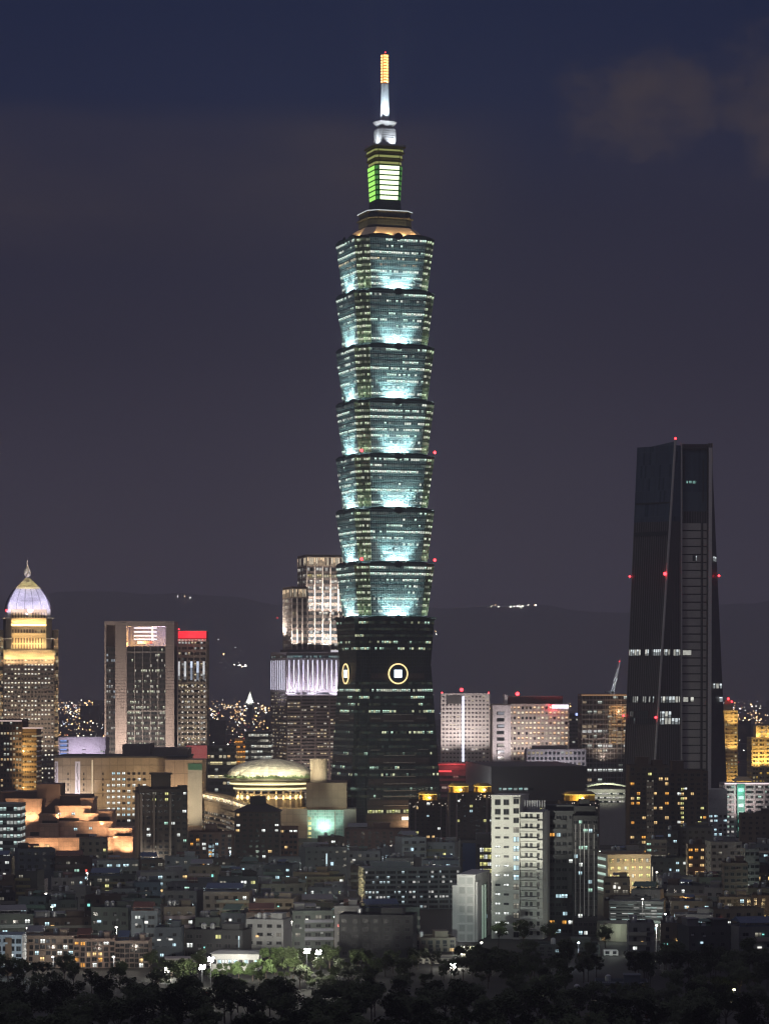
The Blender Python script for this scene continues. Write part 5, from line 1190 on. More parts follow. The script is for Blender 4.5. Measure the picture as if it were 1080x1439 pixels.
m.box(wA + .4, wA + wB, 4.8, 12, hB, hB + .6); m.box(wA + 1.5, wA + 5, 8, 12, hB, hB + 4); m.build('roof_frame', wall('grey white metal', (.4, .41, .42), .6), AT)
# dark right flank with lit rooms
dark_t = wall('slate tile', (.065, .07, .072), .75, .3)
B = block('apartment_tower', 'dark slate apartment slab joined to the pale tower, a few lit rooms', 'apartment tower', 762, 806, 1143, 1112, 18, 0)
apt(B, dark_t, 14, 5, .24, ('white', 'cool', 'cool', 'amber'), 2.0, 1.5, seed=41, slabs=True, balcony=0)
for k in range(14): slab(B, B.front, .0, .75, (k + .0) / 14, (k + .28) / 14, .1, .9, dark_t, 'balcony')
mm = MB(); mm.box(-5, 6, 4, 12, B.h, B.h + 3); mm.build('roof_plant', dark_t, B.root)
B = block('apartment_tower', 'near-black tower with thin white vertical stripes, right of the dark slab', 'apartment tower', 805, 839, 1150, 1105, 20, 0)
apt(B, wall('black tile', (.032, .035, .037), .6, .3), 14, 5, .14, ('cool', 'white', 'green'), 1.6, 1.5, seed=42, slabs=False)
for s in (.08, .26, .44, .62, .84): slab(B, B.front, s, s + .022, .18, .95, .1, .5, wall('white stripe', (.55, .55, .53), .7, .2), 'stripe')
mm = MB(); mm.box(-4, 4, 4, 12, B.h, B.h + 4.5); mm.box(-2, 2, 6, 10, B.h + 4, B.h + 7); mm.build('roof_plant', MATS['black tile'], B.root)
Y = 1085; B = block('apartment_tower', 'slim grey-white tower with square recessed panels, left of the pale tower', 'apartment tower', 642, 692, 1231, Y, 14, -12, 667)
gw = wall('grey white render', (.55, .56, .55), .8, .22)
mm = MB(); mm.frustum(B.poly, None, 0, B.h); mm.frustum(offset_poly(B.poly, .2), None, B.h, B.h + .5); mm.build('wall', gw, B.root)
for k in range(7):
    for s in (.28, .72):
        slab(B, B.front, s - .16, s + .16, (k + .12) / 7, (k + .80) / 7, .02, .12, wall('recess shadow panel', (.34, .36, .35), .8, .2), 'shade_panel')  # raised darker panels; the recess shade is put into their colour
    slab(B, B.front, 0, 1, (k + .9) / 7, (k + .97) / 7, .05, .3, gw, 'string_course')
for k in range(8):
    put_window(B.root, B.right, .78, (k + .5) / 8, 1.4, 1.7, WD if k != 2 else WL['cool'])
    slab(B, B.right, .05, .15, .0, .9, .1, .5, gw, 'pilaster') if k == 0 else None
for s in (.45, .62): slab(B, B.right, s, s + .07, 0, .82, .05, .35, emit('faint green strip', (.55, .85, .65), .22), 'light_strip')
m = MB(); m.box(-B.w - 2.2, -B.w - .02, 2, 10, 0, B.h * .85); m.build('side_wing', gw, B.root)
Y = 1240; B = block('office_block', 'wide grey office with five gridded storeys left of the slim tower', 'office', 505, 646, 1223, Y, 26, 10, 512)
gof = wall('grey green render', (.25, .29, .285), .8, .25)
office(B, gof, band('lab windows', .24, (.75, .95, 1), (1, 1, .95), .8, mul=.3, cluster=2), 8, 1.6, v0=.25, v1=.8, pier=4.8, pierw=.7, sp=.5, special={3: band('lab windows lit', .5, (.8, .98, 1), (1, 1, .95), .9, mul=.35, cluster=2)})
roofbox(B, .1, .5, .3, .8, 3.2, gof); roofbox(B, .55, .62, .4, .7, 5, W_DK); tank(B.root, B.w * .75, 12, B.h)
B = block('office_block', 'block with a tall blue panel and yellow lit rooms behind the slim tower', 'office', 646, 692, 1184, 1290, 18)
apt(B, wall('charcoal render', (.09, .092, .095), .8, .3), 9, 6, .0, seed=44, rows=1); slab(B, B.front, .08, .48, .25, .99, .05, .5, wall('deep blue panel', (.03, .07, .17), .5, .3), 'blue_panel')
for k in range(4):
    for i in range(3): put_window(B.root, B.front, .66 + i * .12, .52 + k * .118, 1.6, 2.0, WL['yellow' if (k + i) % 3 else 'white'])
m = MB(); m.box(B.w * .0, B.w * .5, 3, 16, B.h, pz(1172, 1290)); m.build('upper_storey', MATS['charcoal render'], B.root)
# school with rows of yellow windows
Y = 1330; B = block('school', 'tan school with four rows of yellow classroom windows, right of striped tower', 'school', 838, 915, 1204, Y, 18, 12, 853)
tanr = wall('tan render', (.36, .29, .22), .8, .22)
apt(B, tanr, 5, 6, .0, seed=50, rows=1, slabs=True)
for k in range(4):
    for i in range(6):
        put_window(B.root, B.front, (i + .42) / 6 + .012, (k + 1.45) / 5, 1.0, 1.9, WL['yellow' if (i + k) % 4 else 'white']); put_window(B.root, B.front, (i + .66) / 6 + .012, (k + 1.45) / 5, 1.0, 1.9, WL['yellow' if (i * k) % 3 else 'warm'])
for k in range(5): slab(B, B.left, .1, .9, (k + .4) / 5, (k + .8) / 5, .05, .2, lit_pane('pale green room', (.75, 1, .85), .8), 'window')
lamp('POINT', B.root, (B.w * .5, -14, 10), 9000, (1, .85, .45), size=.5)
B = block('institute', 'low dark modern building with white window strips and curved end, right of striped tower', 'office', 858, 946, 1270, 1180, 26, -8, 930)
office(B, wall('blue grey concrete', (.13, .15, .15), .7, .25), band('strip windows', .4, (.75, 1, .95), (1, 1, .95), .8, mul=.06, cluster=6), 6, 2.4, v0=.35, v1=.7, sp=.6, special={4: band('strip windows bright', .72, (.75, 1, .95), (1, 1, .95), .95, mul=.06, cluster=3), 2: MATS['strip windows bright']} if 'strip windows bright' in MATS else {})
roofbox(B, .05, .75, .2, .8, 2.4, W_ROOF)
B = block('community_centre', 'olive rendered low building with two lit panes in front of the institute', 'hall', 842, 936, 1303, 1090, 18)
ol = wall('olive render', (.24, .24, .19), .8, .25); apt(B, ol, 4, 9, .25, ('white', 'warm', 'cool'), 1.6, 1.4, seed=53)
m = MB(); m.lathe([(7.5, 0), (7.5, B.h + 1.5), (0.01, B.h + 1.5)], 24, cx=-3, cy=4); m.build('round_bay', ol, B.root)
lamp('POINT', B.root, (-8, -8, 5), 900, (.9, 1, .85), size=.4)
B = block('gate_house', 'small white flat-roofed gatehouse with two dark openings, right of the striped tower base', 'gatehouse', 848, 868, 1338, 1030, 6)
apt(B, W_WHITE, 1, 2, 0, ww=1.6, wh=1.9, seed=54, parapet=.4); lamp('POINT', B.root, (0, -5, 4), 500, (.9, 1, .95), size=.3)
# the long apartment row, front left
Y = 985
for (x0, x1, yt, sd, lbl, col_) in ((32, 104, 1319, 61, 'tan five-storey apartment row, left part, white lit rooms on four floors', (.30, .245, .20)), (104, 162, 1323, 62, 'tan apartment row, middle part, orange lit top window and white balcony', (.29, .22, .185)), (162, 209, 1326, 63, 'tan apartment row, right end beside the bright floodlight', (.31, .255, .215))):
    B = block('apartment_row', lbl, 'apartment row', x0, x1, yt, Y, 14, 0, group='joined tan apartment rows')
    apt(B, wall('tan stucco %d' % sd, col_, .85, .3), 5, 9 if sd == 61 else 7, .2, ('white', 'cool', 'warm', 'white') if sd != 62 else ('white', 'amber', 'warm'), 1.5, 1.5, seed=sd + 3, balcony=3)
    hut(B, .72, .85, .2, .6, 2.6, MATS['tan stucco %d' % sd]); shed(B, .06, .4, .1, .7, SHED[sd % 4]); tank(B.root, B.w * .1, 8, B.h)
    lamp('POINT', B.root, (0, -13, 6), 1300, (1, .86, .72), size=.4)
wgl = 0
B = block('apartment_block', 'bluish white tall house at the left edge beside the tan row', 'apartment block', -6, 31, 1318, 960, 12, 0)
apt(B, wall('bluish white render', (.46, .52, .56), .8, .25), 5, 4, .2, ('cool', 'white'), 1.6, 1.6, seed=66); slab(B, B.front, .38, .62, 0, 1, .1, .6, wall('brown tile strip', (.2, .13, .08), .8), 'tile_strip'); lamp('POINT', B.root, (4, -14, 8), 2200, (.8, .92, 1), size=.4)
B = block('market_hall', 'long low roof with lit ribbon window at its front, behind the tan rows', 'hall', 203, 276, 1207, 1500, 22)
mm = MB(); mm.frustum(B.poly, None, 0, B.h - 2.5); mm.frustum(offset_poly(B.poly, 1.2), offset_poly(B.poly, -6), B.h - 2.3, B.h); mm.build('wall', W_ROOF, B.root)
for k in range(4): slab(B, B.front, .02 + k * .25, .23 + k * .25, B.T(1221.5), B.T(1211.5), .1, .4, band('yellow green panes', .95, (.85, .95, .32), (.95, 1, .5), 1.0, mul=.3, cluster=9), 'window', bays=6)
B = block('apartment_block', 'long pale low block with small round-topped windows at far left', 'apartment block', 6, 104, 1213, 1420, 14)
apt(B, wall('dull white render', (.36, .37, .36), .85, .3), 4, 14, .12, ('white', 'dim', 'yellow'), 1.4, 1.3, seed=68); shed(B, .2, .5, .1, .8, SHED[1]); 
B = block('dormitory', 'pinkish long block with two rows of white windows at the left edge', 'dormitory', -12, 62, 1240, 1300, 14)
apt(B, wall('pink grey render', (.27, .22, .22), .85, .3), 5, 12, .0, seed=69, rows=1)
for k in (2, 3):
    for i in range(9): put_window(B.root, B.front, .2 + i * .075, (k + .5) / 5, 1.2, 1.4, WL['white' if i % 3 else 'cool'])
# ---------------------------------------------------------------- low-rise quarter: rows of houses between the hill foot and the towers
TONES = [('grey', (.20, .205, .21)), ('pale grey', (.30, .31, .31)), ('brown', (.15, .115, .095)), ('greenish', (.14, .17, .155)), ('cream', (.30, .265, .21)), ('dark', (.085, .09, .095)), ('bluish', (.16, .19, .22)), ('pinkish', (.24, .185, .17)), ('white', (.44, .45, .45))]
ORD = ['first', 'second', 'third', 'fourth', 'fifth', 'sixth', 'seventh', 'eighth', 'ninth', 'tenth', 'eleventh', 'twelfth', 'thirteenth', 'fourteenth', 'fifteenth', 'sixteenth', 'seventeenth', 'eighteenth', 'nineteenth', 'twentieth', 'twenty-first', 'twenty-second', 'twenty-third', 'twenty-fourth', 'twenty-fifth', 'twenty-sixth', 'twenty-seventh', 'twenty-eighth', 'twenty-ninth', 'thirtieth', 'thirty-first', 'thirty-second', 'thirty-third', 'thirty-fourth', 'thirty-fifth', 'thirty-sixth']
ROWS = [(1012, 'nearest low row', (9, 13), [(25, 215), (405, 590), (640, 880)]),
        (1068, 'second low row', (9, 14), [(635, 850), (835, 945)]),
        (1132, 'third low row', (9, 15), [(500, 640), (640, 845), (840, 940)]),
        (1200, 'fourth low row', (9, 16), [(500, 690), (690, 845)]),
        (1278, 'fifth low row', (10, 17), [(-20, 70), (500, 700), (695, 930)]),
        (1365, 'sixth low row', (10, 18), [(690, 850)]),
        (1445, 'farthest low row', (11, 20), [(-20, 110), (180, 420), (690, 850)])]
LITN = {('white', 'cool'): 'white lit', ('warm', 'white', 'dim', 'cool'): 'mixed lit', ('green', 'cool', 'dim'): 'greenish lit', ('dim', 'white', 'dim'): 'faint', ('yellow', 'dim', 'white'): 'yellow lit', ('cool', 'dim'): 'cool lit'}
fr2 = random.Random(23)
for Y, rdesc, (h0, h1), gaps in ROWS:
    x = -18.0; n = 0; last = None
    while x < 1095:
        wpx = fr2.uniform(9, 21) * F / Y
        mid = x + wpx / 2; x2 = x + wpx
        nxt = x2 + fr2.choice((0.6, 1.2, 4, 9))
        if any(a - 2 < x2 and x < b + 2 for a, b in gaps):
            x = nxt if not any(a < mid < b for a, b in gaps) else max(b for a, b in gaps if a - 2 < x2 and x < b + 2) + 2.5
            continue
        tone, col_ = fr2.choice([t for t in TONES if t[0] != last]); last = tone
        h = fr2.uniform(h0, h1); fl = max(3, round(h / 3.2))
        if fr2.random() < .10: h *= 1.35; fl = round(h / 3.2)
        yt = 965 + (H - h) * F / Y
        pal = fr2.choice(list(LITN)); lit = fr2.choice((.10, .18, .28, .42))
        feat = fr2.choice(('water tank', 'corrugated roof shed', 'stair hut', 'stair hut and tank', 'plain parapet'))
        n += 1
        num = {3: 'three', 4: 'four', 5: 'five', 6: 'six', 7: 'seven', 8: 'eight', 9: 'nine'}.get(fl, 'ten')
        lbl = '%s %s-storey house, %s, %s from left in the %s' % (tone, num, feat, ORD[n - 1], rdesc)
        if len(lbl.split()) > 16: lbl = '%s %s-storey house, %s from left in the %s' % (tone, num, ORD[n - 1], rdesc)
        B = block('house', lbl, 'house', x, x2, yt, Y + fr2.uniform(-16, 16), fr2.uniform(10, 16), fr2.uniform(-16, 16), group='low-rise houses')
        wm = wall('%s render' % tone, tuple(c * .66 for c in col_), .85, .35)
        apt(B, wm, fl, max(2, int(B.w / 3.4)), lit, pal, fr2.uniform(1.2, 2.5), fr2.uniform(1.2, 1.7), side=2 if fr2.random() < .5 else 0, rows=4 if Y < 1100 else 3, seed=int(Y * 31 + n))
        if 'hut' in feat: hut(B, .6, .9, .3, .8, 2.7, wm)
        if 'tank' in feat: tank(B.root, B.poly[0][0] + B.w * .25, B.d * .5, B.h); 
        if 'stair hut and tank' == feat: tank(B.root, B.poly[0][0] + B.w * .40, B.d * .5, B.h)
        if 'shed' in feat: shed(B, .05, fr2.uniform(.6, .95), .05, .8, fr2.choice(SHED))
        for q in range(fr2.choice((0, 1, 1, 2))):                   # lit shop and stair signs
            s = fr2.uniform(.08, .85); t = fr2.uniform(.35, .85); cs = fr2.choices(('cool', 'white', 'teal', 'red', 'amber'), (4, 4, 2, .6, 1.2))[0]
            slab(B, B.front, s, s + min(.14, 1.1 / B.w * fr2.uniform(.5, 1.3)), t, t + fr2.uniform(.03, .09), .15, .5, emit('sign ' + cs, {'cool': (.6, .85, 1), 'white': (1, .98, .9), 'teal': (.3, .95, .85), 'red': (1, .12, .08), 'amber': (1, .6, .2)}[cs], fr2.choice((1.2, 1.2)) ), 'lit_sign')
        if fr2.random() < .55:                                         # full-width balcony parapets
            bt_ = wall('%s parapet' % fr2.choice(TONES)[0], tuple(c * fr2.uniform(.9, 1.5) for c in col_), .85, .35); s0_ = fr2.choice((0, 0, .3)); s1_ = 1 if s0_ else fr2.choice((1, .7))
            for k in range(max(1, fl - 4), fl): slab(B, B.front, s0_, s1_, (k - .04) / fl, (k + .30) / fl, .1, fr2.uniform(.9, 1.2), bt_, 'balcony')
        for q in range(fr2.randint(2, 5)):                             # air conditioners on the wall, boxes and ducts on the roof
            m = MB(); xx = B.poly[0][0] + B.w * fr2.uniform(.06, .94)
            if q % 2: zz = B.h * fr2.uniform(.35, .85); m.box(xx - .45, xx + .45, -.55, -.1, zz, zz + .6); m.box(xx - .3, xx + .3, -.6, -.55, zz + .08, zz + .52)
            else: yy = B.d * fr2.uniform(.15, .8); hh_ = fr2.uniform(.8, 2.0); m.box(xx - .7, xx + .7, yy - .5, yy + .5, B.h - .02, B.h + hh_); m.box(xx - .5, xx + .5, yy - .6, yy - .5, B.h + .2, B.h + hh_ - .2)
            m.build('air_conditioner' if q % 2 else 'roof_unit', STEEL, B.root)
        if fr2.random() < .28:                                         # lit stairwell slit
            s = fr2.choice((.04, .48, .93)); slab(B, B.front, s, s + .03, .25, fr2.uniform(.8, .96), .15, .3, band('stairwell panes', .62, (.75, .95, 1), (1, .9, .7), 1.1, mul=.1, cluster=1), 'stair_window', bays=1)
        if fr2.random() < .45: hut(B, .08, .32, .45, .9, fr2.uniform(2, 3.2), wall('%s render' % fr2.choice(TONES)[0], (.2, .2, .2))) if 'shed' not in feat else None
        if fr2.random() < .5: shed(B, .35, .62, .5, .95, fr2.choice(SHED), .6, 2.2) if 'shed' not in feat else None
        if fr2.random() < .35:
            m = MB(); xx = B.poly[0][0] + B.w * fr2.uniform(.2, .8); zt_ = B.h + fr2.uniform(2.5, 4.5)
            m.tube((xx, 4, B.h), (xx, 4, zt_), .05, n=4)
            for q in range(4): m.tube((xx - .7, 4, zt_ - .3 * q), (xx + .7, 4, zt_ - .3 * q), .03, n=3)
            m.build('antenna', STEEL, B.root)
        x = nxt
# taller houses scattered at the right
for (x0, x1, yt, Y, fl, cols, tone, pal, lit, lbl) in (
        (1010, 1056, 1264, 1130, 8, 5, 'cream', ('yellow', 'dim', 'cool'), .16, 'cream seven-storey block with a wide yellow window, lower right'),
        (1056, 1100, 1262, 1125, 8, 4, 'brown', ('warm', 'dim'), .14, 'brown block with warm top windows cut by the right edge'),
        (1016, 1050, 1216, 1180, 9, 4, 'brown', ('white', 'dim'), .08, 'dark brown block with capped roof above the cream block, right'),
        (1046, 1066, 1196, 1250, 9, 3, 'pale grey', ('cool', 'white'), .12, 'slim pale grey house block right of the dark brown capped block'),
        (948, 1000, 1166, 1380, 10, 6, 'grey', ('dim', 'cool'), .05, 'grey flat block under the darker brown tower, right of centre'),
        (936, 952, 1170, 1370, 9, 2, 'dark', ('dim', 'cool'), .05, 'narrow dark block left of the grey flat block'),
        (998, 1042, 1186, 1330, 8, 5, 'pinkish', ('white', 'dim'), .05, 'pinkish windowless-looking block below the white gabled wall'),
        (1040, 1096, 1146, 1450, 12, 6, 'brown', ('warm', 'white'), .08, 'brown tall block under the lit-edged office at right edge'),
        (966, 990, 1190, 1300, 7, 3, 'brown', ('amber', 'warm'), .5, 'small brown shop house with orange lit balconies'),
        (930, 962, 1238, 1215, 6, 4, 'white', ('white', 'cool'), .3, 'whitish walk-up with enclosed balconies below the orange-lit house'),
        (958, 990, 1252, 1200, 5, 4, 'greenish', ('yellow', 'dim'), .2, 'greenish walk-up with lit ground floor right of the whitish one'),
        (346, 388, 1262, 1150, 6, 5, 'bluish', ('cool', 'white'), .3, 'bluish six-storey walk-up with white lit stair, centre left'),
        (388, 422, 1270, 1135, 6, 3, 'grey', ('dim', 'white'), .06, 'grey blank-sided block right of the bluish walk-up'),
        (474, 508, 1264, 1150, 5, 3, 'pinkish', ('dim', 'dim'), .0, 'pinkish grey blank wall block left of the wide grey office'),
        (158, 190, 1252, 1180, 5, 3, 'grey', ('cool', 'dim'), .05, 'grey boxy house with plain lit side above the tan rows'),
        (430, 484, 1235, 1260, 6, 6, 'greenish', ('white', 'dim'), .08, 'greenish wide walk-up below the green glass atrium'),
        (476, 580, 1290, 1020, 5, 7, 'dark', ('white', 'dim'), .04, 'near-black front block with two lit windows, bottom centre'),
        (580, 640, 1322, 1045, 3, 6, 'cream', ('white', 'warm'), .1, 'low cream clubhouse glowing beside the floodlight, bottom centre'),
        (836, 910, 1386, 905, 4, 6, 'bluish', ('dim', 'warm'), .06, 'dim bluish house among dark trees at lower right'),
        (800, 838, 1400, 880, 3, 4, 'dark', ('warm', 'dim'), .12, 'dark house with one warm window among trees at lower right'),
        (756, 842, 1332, 1030, 3, 8, 'greenish', ('cool', 'white'), .16, 'low greenish block at the foot of the striped tower')):
    B = block('walk_up_block', lbl, 'apartment block', x0, x1, yt, Y, 14, fr2.uniform(-9, 9))
    wm = wall('%s render' % tone, dict(TONES)[tone], .85, .35)
    apt(B, wm, fl, cols, lit, pal, 1.6, 1.45, side=2, seed=int(x0 * 7 + Y))
    hut(B, .55, .85, .3, .8, 2.8, wm); tank(B.root, B.poly[0][0] + B.w * .25, B.d * .5, B.h)
    if 'orange' in lbl or 'ground floor' in lbl: lamp('POINT', B.root, (0, -4, 8), 700, (1, .5, .15), size=.3)

# ---------------------------------------------------------------- lamps
FLOOD = emit('floodlight glare', (1, .97, .88), 90.0)
def flood(x, y, Y, power=0, lbl='', to=None, r=.85, col=(1, .95, .82), pointp=0):
    z = pz(y, Y); g = hill_z(0, Y); L = thing('floodlight_mast', lbl, 'floodlight', (px(x, Y), Y, g))
    m = MB(); m.tube((0, 0, -.3), (0, 0, z - g), .11, .07, 8); m.build('pole', DARK, L)
    m = MB(); m.box(-.6, .6, -.1, .3, z - g - .4, z - g + .4); hd = m.build('lamp_head', W_DK, L)
    rl = r * .42
    for q in range(4):
        m = MB(); zz = z - g + (-.42, .42)[q // 2]; m.lathe([(0, zz - rl), (rl * .7, zz - rl * .7), (rl, zz), (rl * .7, zz + rl * .7), (0, zz + rl)], 10, cx=(-.6, .6)[q % 2] + (.2 if q > 1 else 0), cy=-.2 - rl * .6); m.build('lens', FLOOD, hd)
    if pointp: lamp('POINT', L, (0, -2.4, z - g), pointp, col, size=.5)
    if to: aim(lamp('SPOT', L, (0, -.5, z - g + 1.4), power, col, size=.5, angle=R(34) if Y > 950 else R(60), blend=.9), to)
    return L
flood(235, 1363, 950, 0, 'bright white floodlight at the right end of the tan apartment rows', pointp=2500)
flood(284, 1359, 912, lbl= 'lower of two close white floodlights left of the lit trees', pointp=6000, power=90000, to=(px(345, 945) - px(284, 912), 30, 2))
flood(296, 1348, 915, lbl= 'upper of two close white floodlights left of the lit trees', pointp=6000, power=60000, to=(px(365, 945) - px(296, 915), 34, 0), r=.75)
flood(431, 1336, 915, lbl= 'left of the paired floodlights above the lit trees', pointp=10000, power=90000, to=(px(392, 960) - px(431, 915), 46, -2))
flood(447, 1338, 962, 0, 'right of the paired floodlights above the lit trees', pointp=7000, r=.75)
L = flood(636, 1357, 985, 420000, 'strong floodlight beside the cream clubhouse, facing the pale tower', to=(px(722, 1100) - px(636, 985), 115, 38), pointp=5000, r=1.0)
aim(lamp('SPOT', L, (0, .9, 6), 80000, (.88, 1, .92), size=.5, angle=R(40), blend=.9), (px(664, 1085) - px(636, 985), 100, 16))
B = block('clubhouse', 'lit white terrace house with a fluted end, below the slim tower', 'clubhouse', 586, 648, 1349, 1000, 12)
apt(B, wall('lit cream render', (.52, .51, .43), .8, .2), 2, 7, .0, ww=1.3, wh=1.2, seed=71, parapet=.7)
m = MB()
for q in range(6): m.box(B.w * .5 + q * .75, B.w * .5 + q * .75 + .5, 1, 6, 0, pz(1330, 1000))
m.box(B.w * .5 - .1, B.w * .5 + 4.4, 1.3, 6, 0, pz(1331, 1000)); m.build('fluted_end', MATS['lit cream render'], B.root)
B = block('sports_hut', 'low long hut with lit blue and white front beside the lit trees', 'hut', 297, 364, 1342, 975, 7, -6)
apt(B, W_WHITE, 1, 9, .7, ('white', 'cool', 'warm'), 1.4, 1.5, seed=72, parapet=.3)
m = MB(); m.frustum(offset_poly(B.poly, .8), offset_poly(B.poly, -1.5), B.h + .3, B.h + 1.2); m.build('roof', SHED[1], B.root)
B = block('canopy_hall', 'pale flat canopy shed lit by the floodlights, lower left', 'canopy', 232, 300, 1347, 985, 8, 5)
m = MB(); m.box(0, B.w, 0, B.d, B.h - .5, B.h)
for q in range(6): m.box(B.w * q / 5 - .15 if q else 0, B.w * q / 5 + .15, .3, .6, 0, B.h - .5)
m.box(0, B.w, B.d - .3, B.d, 0, B.h - .5); m.build('canopy', W_GREY, B.root)
sl = random.Random(8)
def street_lamp(x, Y, col, en, lbl, hh=8):
    L = thing('street_lamp', lbl, 'street lamp', (px(x, Y), Y, hill_z(0, Y)), 0, 'street lamps among the houses')
    m = MB(); m.tube((0, 0, -.2), (0, 0, hh), .09, .06, 6); m.tube((0, 0, hh - .1), (0, -1.1, hh + .25), .05, n=5); m.build('pole', STEEL, L)
    m = MB(); m.box(-.32, .32, -1.5, -.8, hh + .05, hh + .4); m.build('lamp_head', emit('lamp glow %s' % (col,), col, 14.0), L)
    lamp('POINT', L, (0, -1.3, hh - .7), en, col, size=.2)
for x, Y, c, lbl in ((75, 938, (1, .96, .88), 'white street lamp on a pole before the tan row, left of two'), (160, 938, (1, .96, .88), 'white street lamp before the tan row, right of two'), (331, 1105, (1, .6, .2), 'amber street lamp under the bluish walk-up'), (145, 1440, (1, .92, .8), 'tall white street lamp below the rose terraces'), (1012, 1090, (.7, 1, .95), 'cool white lamp near the cream block, lower right'), (908, 1040, (1, 1, .9), 'white lamp below the low modern institute'), (676, 990, (1, .98, .85), 'white lamp among dark leaves right of the clubhouse'), (220, 1230, (1, .85, .4), 'yellow lamp among low roofs below the market hall'), (470, 1100, (.6, 1, .95), 'teal white lamp beside the wide grey office'), (760, 905, (.85, 1, .4), 'greenish yellow garden lamp low among the black trees'), (1030, 880, (1, .9, .5), 'dim garden lamp in the lower right trees'), (812, 990, (.8, .9, 1), 'cool lamp at the foot of the striped tower')):
    street_lamp(x, Y, c, 700 if Y > 920 else 160, lbl, 8 if Y > 920 else 3.5)

# lamps along the lanes between the rows
lr = random.Random(31); LCOL = [(1, .95, .82), (1, .95, .82), (.75, .95, 1), (1, .72, .36), (.8, 1, .8)]
LN = {(1, .95, .82): 'white', (.75, .95, 1): 'cool white', (1, .72, .36): 'amber', (.8, 1, .8): 'greenish'}
for Yl, nm in ((1042, 'nearest'), (1100, 'second'), (1168, 'third'), (1240, 'fourth'), (1322, 'fifth'), (1408, 'sixth'), (1478, 'seventh')):
    for k in range(9):
        x = 20 + 122 * (k + lr.uniform(.15, .85)); c = lr.choice(LCOL)
        if Yl < 1260 and 500 < x < 842: continue
        street_lamp(x, Yl, c, lr.choice((1600, 3000, 5000)), '%s lane lamp, %s from left along the %s lane' % (LN[c], ORD[k], nm), lr.uniform(8, 12))
# ---------------------------------------------------------------- trees
LEAF = []
def leafmat(name, c):
    m, nt = new_mat(name); tc = nt.n('ShaderNodeTexCoord').outputs['Object']; r = nt.n('ShaderNodeObjectInfo').outputs['Random']
    k = nt.m('MULTIPLY_ADD', nt.noise(tc, .7, 3), 1.0, nt.m('MULTIPLY_ADD', r, .5, .25))
    b = nt.n('ShaderNodeBsdfPrincipled'); nt.put(b.inputs['Base Color'], nt.mix(1.0, (*c, 1), nt.xyz(k, k, k), 'MULTIPLY')); b.inputs['Roughness'].default_value = .7
    finish(nt, b); return m
LM = leafmat('leaves', (.045, .066, .022)); LMB = leafmat('lamplit leaves', (.05, .082, .024)); BARK = wall('bark', (.06, .045, .035), .9, .4)  # second leaf colour is lighter, floodlight glow painted into it
def tree_mesh(seed, w=4.2, h=9.0, n=1500, lm=None):
    r = random.Random(seed); cl_ = []
    for q in range(13):
        a = r.uniform(0, 6.28); rad = w * math.sqrt(r.random()) * .75; z = h * r.uniform(.42, .95); rad *= 1.15 - abs(z / h - .62)
        cl_.append((rad * math.cos(a), rad * math.sin(a), z, r.uniform(.9, 1.9)))
    m = MB()
    for k in range(n):
        cx_, cy_, cz_, cr_ = r.choice(cl_); v = Vector((r.gauss(0, 1), r.gauss(0, 1), r.gauss(0, 1))).normalized() * cr_ * (r.random() ** .4)
        p = Vector((cx_, cy_, cz_)) + Vector((v.x, v.y, v.z * .8)); e = Vector((r.gauss(0, 1), r.gauss(0, 1), r.gauss(0, .6))).normalized(); f_ = e.orthogonal().normalized(); s = r.uniform(.16, .34)
        m.poly([p - e * s * 1.6, p + f_ * s * .7, p + e * s * 1.6, p - f_ * s * .7])
    t = MB(); t.tube((0, 0, -.5), (.1, .1, h * .45), .24, .15, 7)
    for cx_, cy_, cz_, cr_ in cl_[:8]: t.tube((.1, .1, h * .36), (cx_, cy_, cz_), .1, .03, 5)
    a, b = m.build('crown', lm or LM), t.build('trunk', BARK); A, B_ = a.data, b.data
    bpy.data.objects.remove(a); bpy.data.objects.remove(b); return A, B_
TREES = [tree_mesh(s, w, h) for s, w, h in ((1, 4.2, 9.5), (2, 5.2, 10.5), (3, 3.6, 8.5), (4, 4.6, 12))]
tr = random.Random(17)
def tree(x, Y, s, lbl, group, v=None):
    T_ = thing('tree', lbl, 'tree', (px(x, Y), Y, hill_z(0, Y)), tr.uniform(0, 6.28), group)
    A, B_ = TREES[tr.randrange(4) if v is None else v]
    for nm, me in (('crown', A), ('trunk', B_)):
        o = bpy.data.objects.new(nm, me); C.objects.link(o); o.parent = T_
    T_.scale = (s * tr.uniform(.9, 1.15), s * tr.uniform(.9, 1.15), s)
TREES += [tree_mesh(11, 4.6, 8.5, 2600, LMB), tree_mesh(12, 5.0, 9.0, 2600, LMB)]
# lit trees by the floodlights
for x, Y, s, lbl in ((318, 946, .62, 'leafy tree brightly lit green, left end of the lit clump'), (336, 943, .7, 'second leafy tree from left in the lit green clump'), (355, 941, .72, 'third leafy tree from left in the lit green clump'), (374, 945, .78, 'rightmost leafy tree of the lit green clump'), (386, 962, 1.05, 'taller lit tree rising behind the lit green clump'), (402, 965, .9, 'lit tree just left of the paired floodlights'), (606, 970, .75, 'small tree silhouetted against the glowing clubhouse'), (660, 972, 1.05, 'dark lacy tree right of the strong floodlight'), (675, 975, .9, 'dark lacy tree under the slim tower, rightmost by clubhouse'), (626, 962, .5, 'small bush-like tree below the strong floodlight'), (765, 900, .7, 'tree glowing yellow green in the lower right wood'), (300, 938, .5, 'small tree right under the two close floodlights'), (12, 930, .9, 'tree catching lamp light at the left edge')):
    tree(x, Y, s, lbl, None, 4 + (x % 2) if 290 < x < 410 or x > 640 else None)
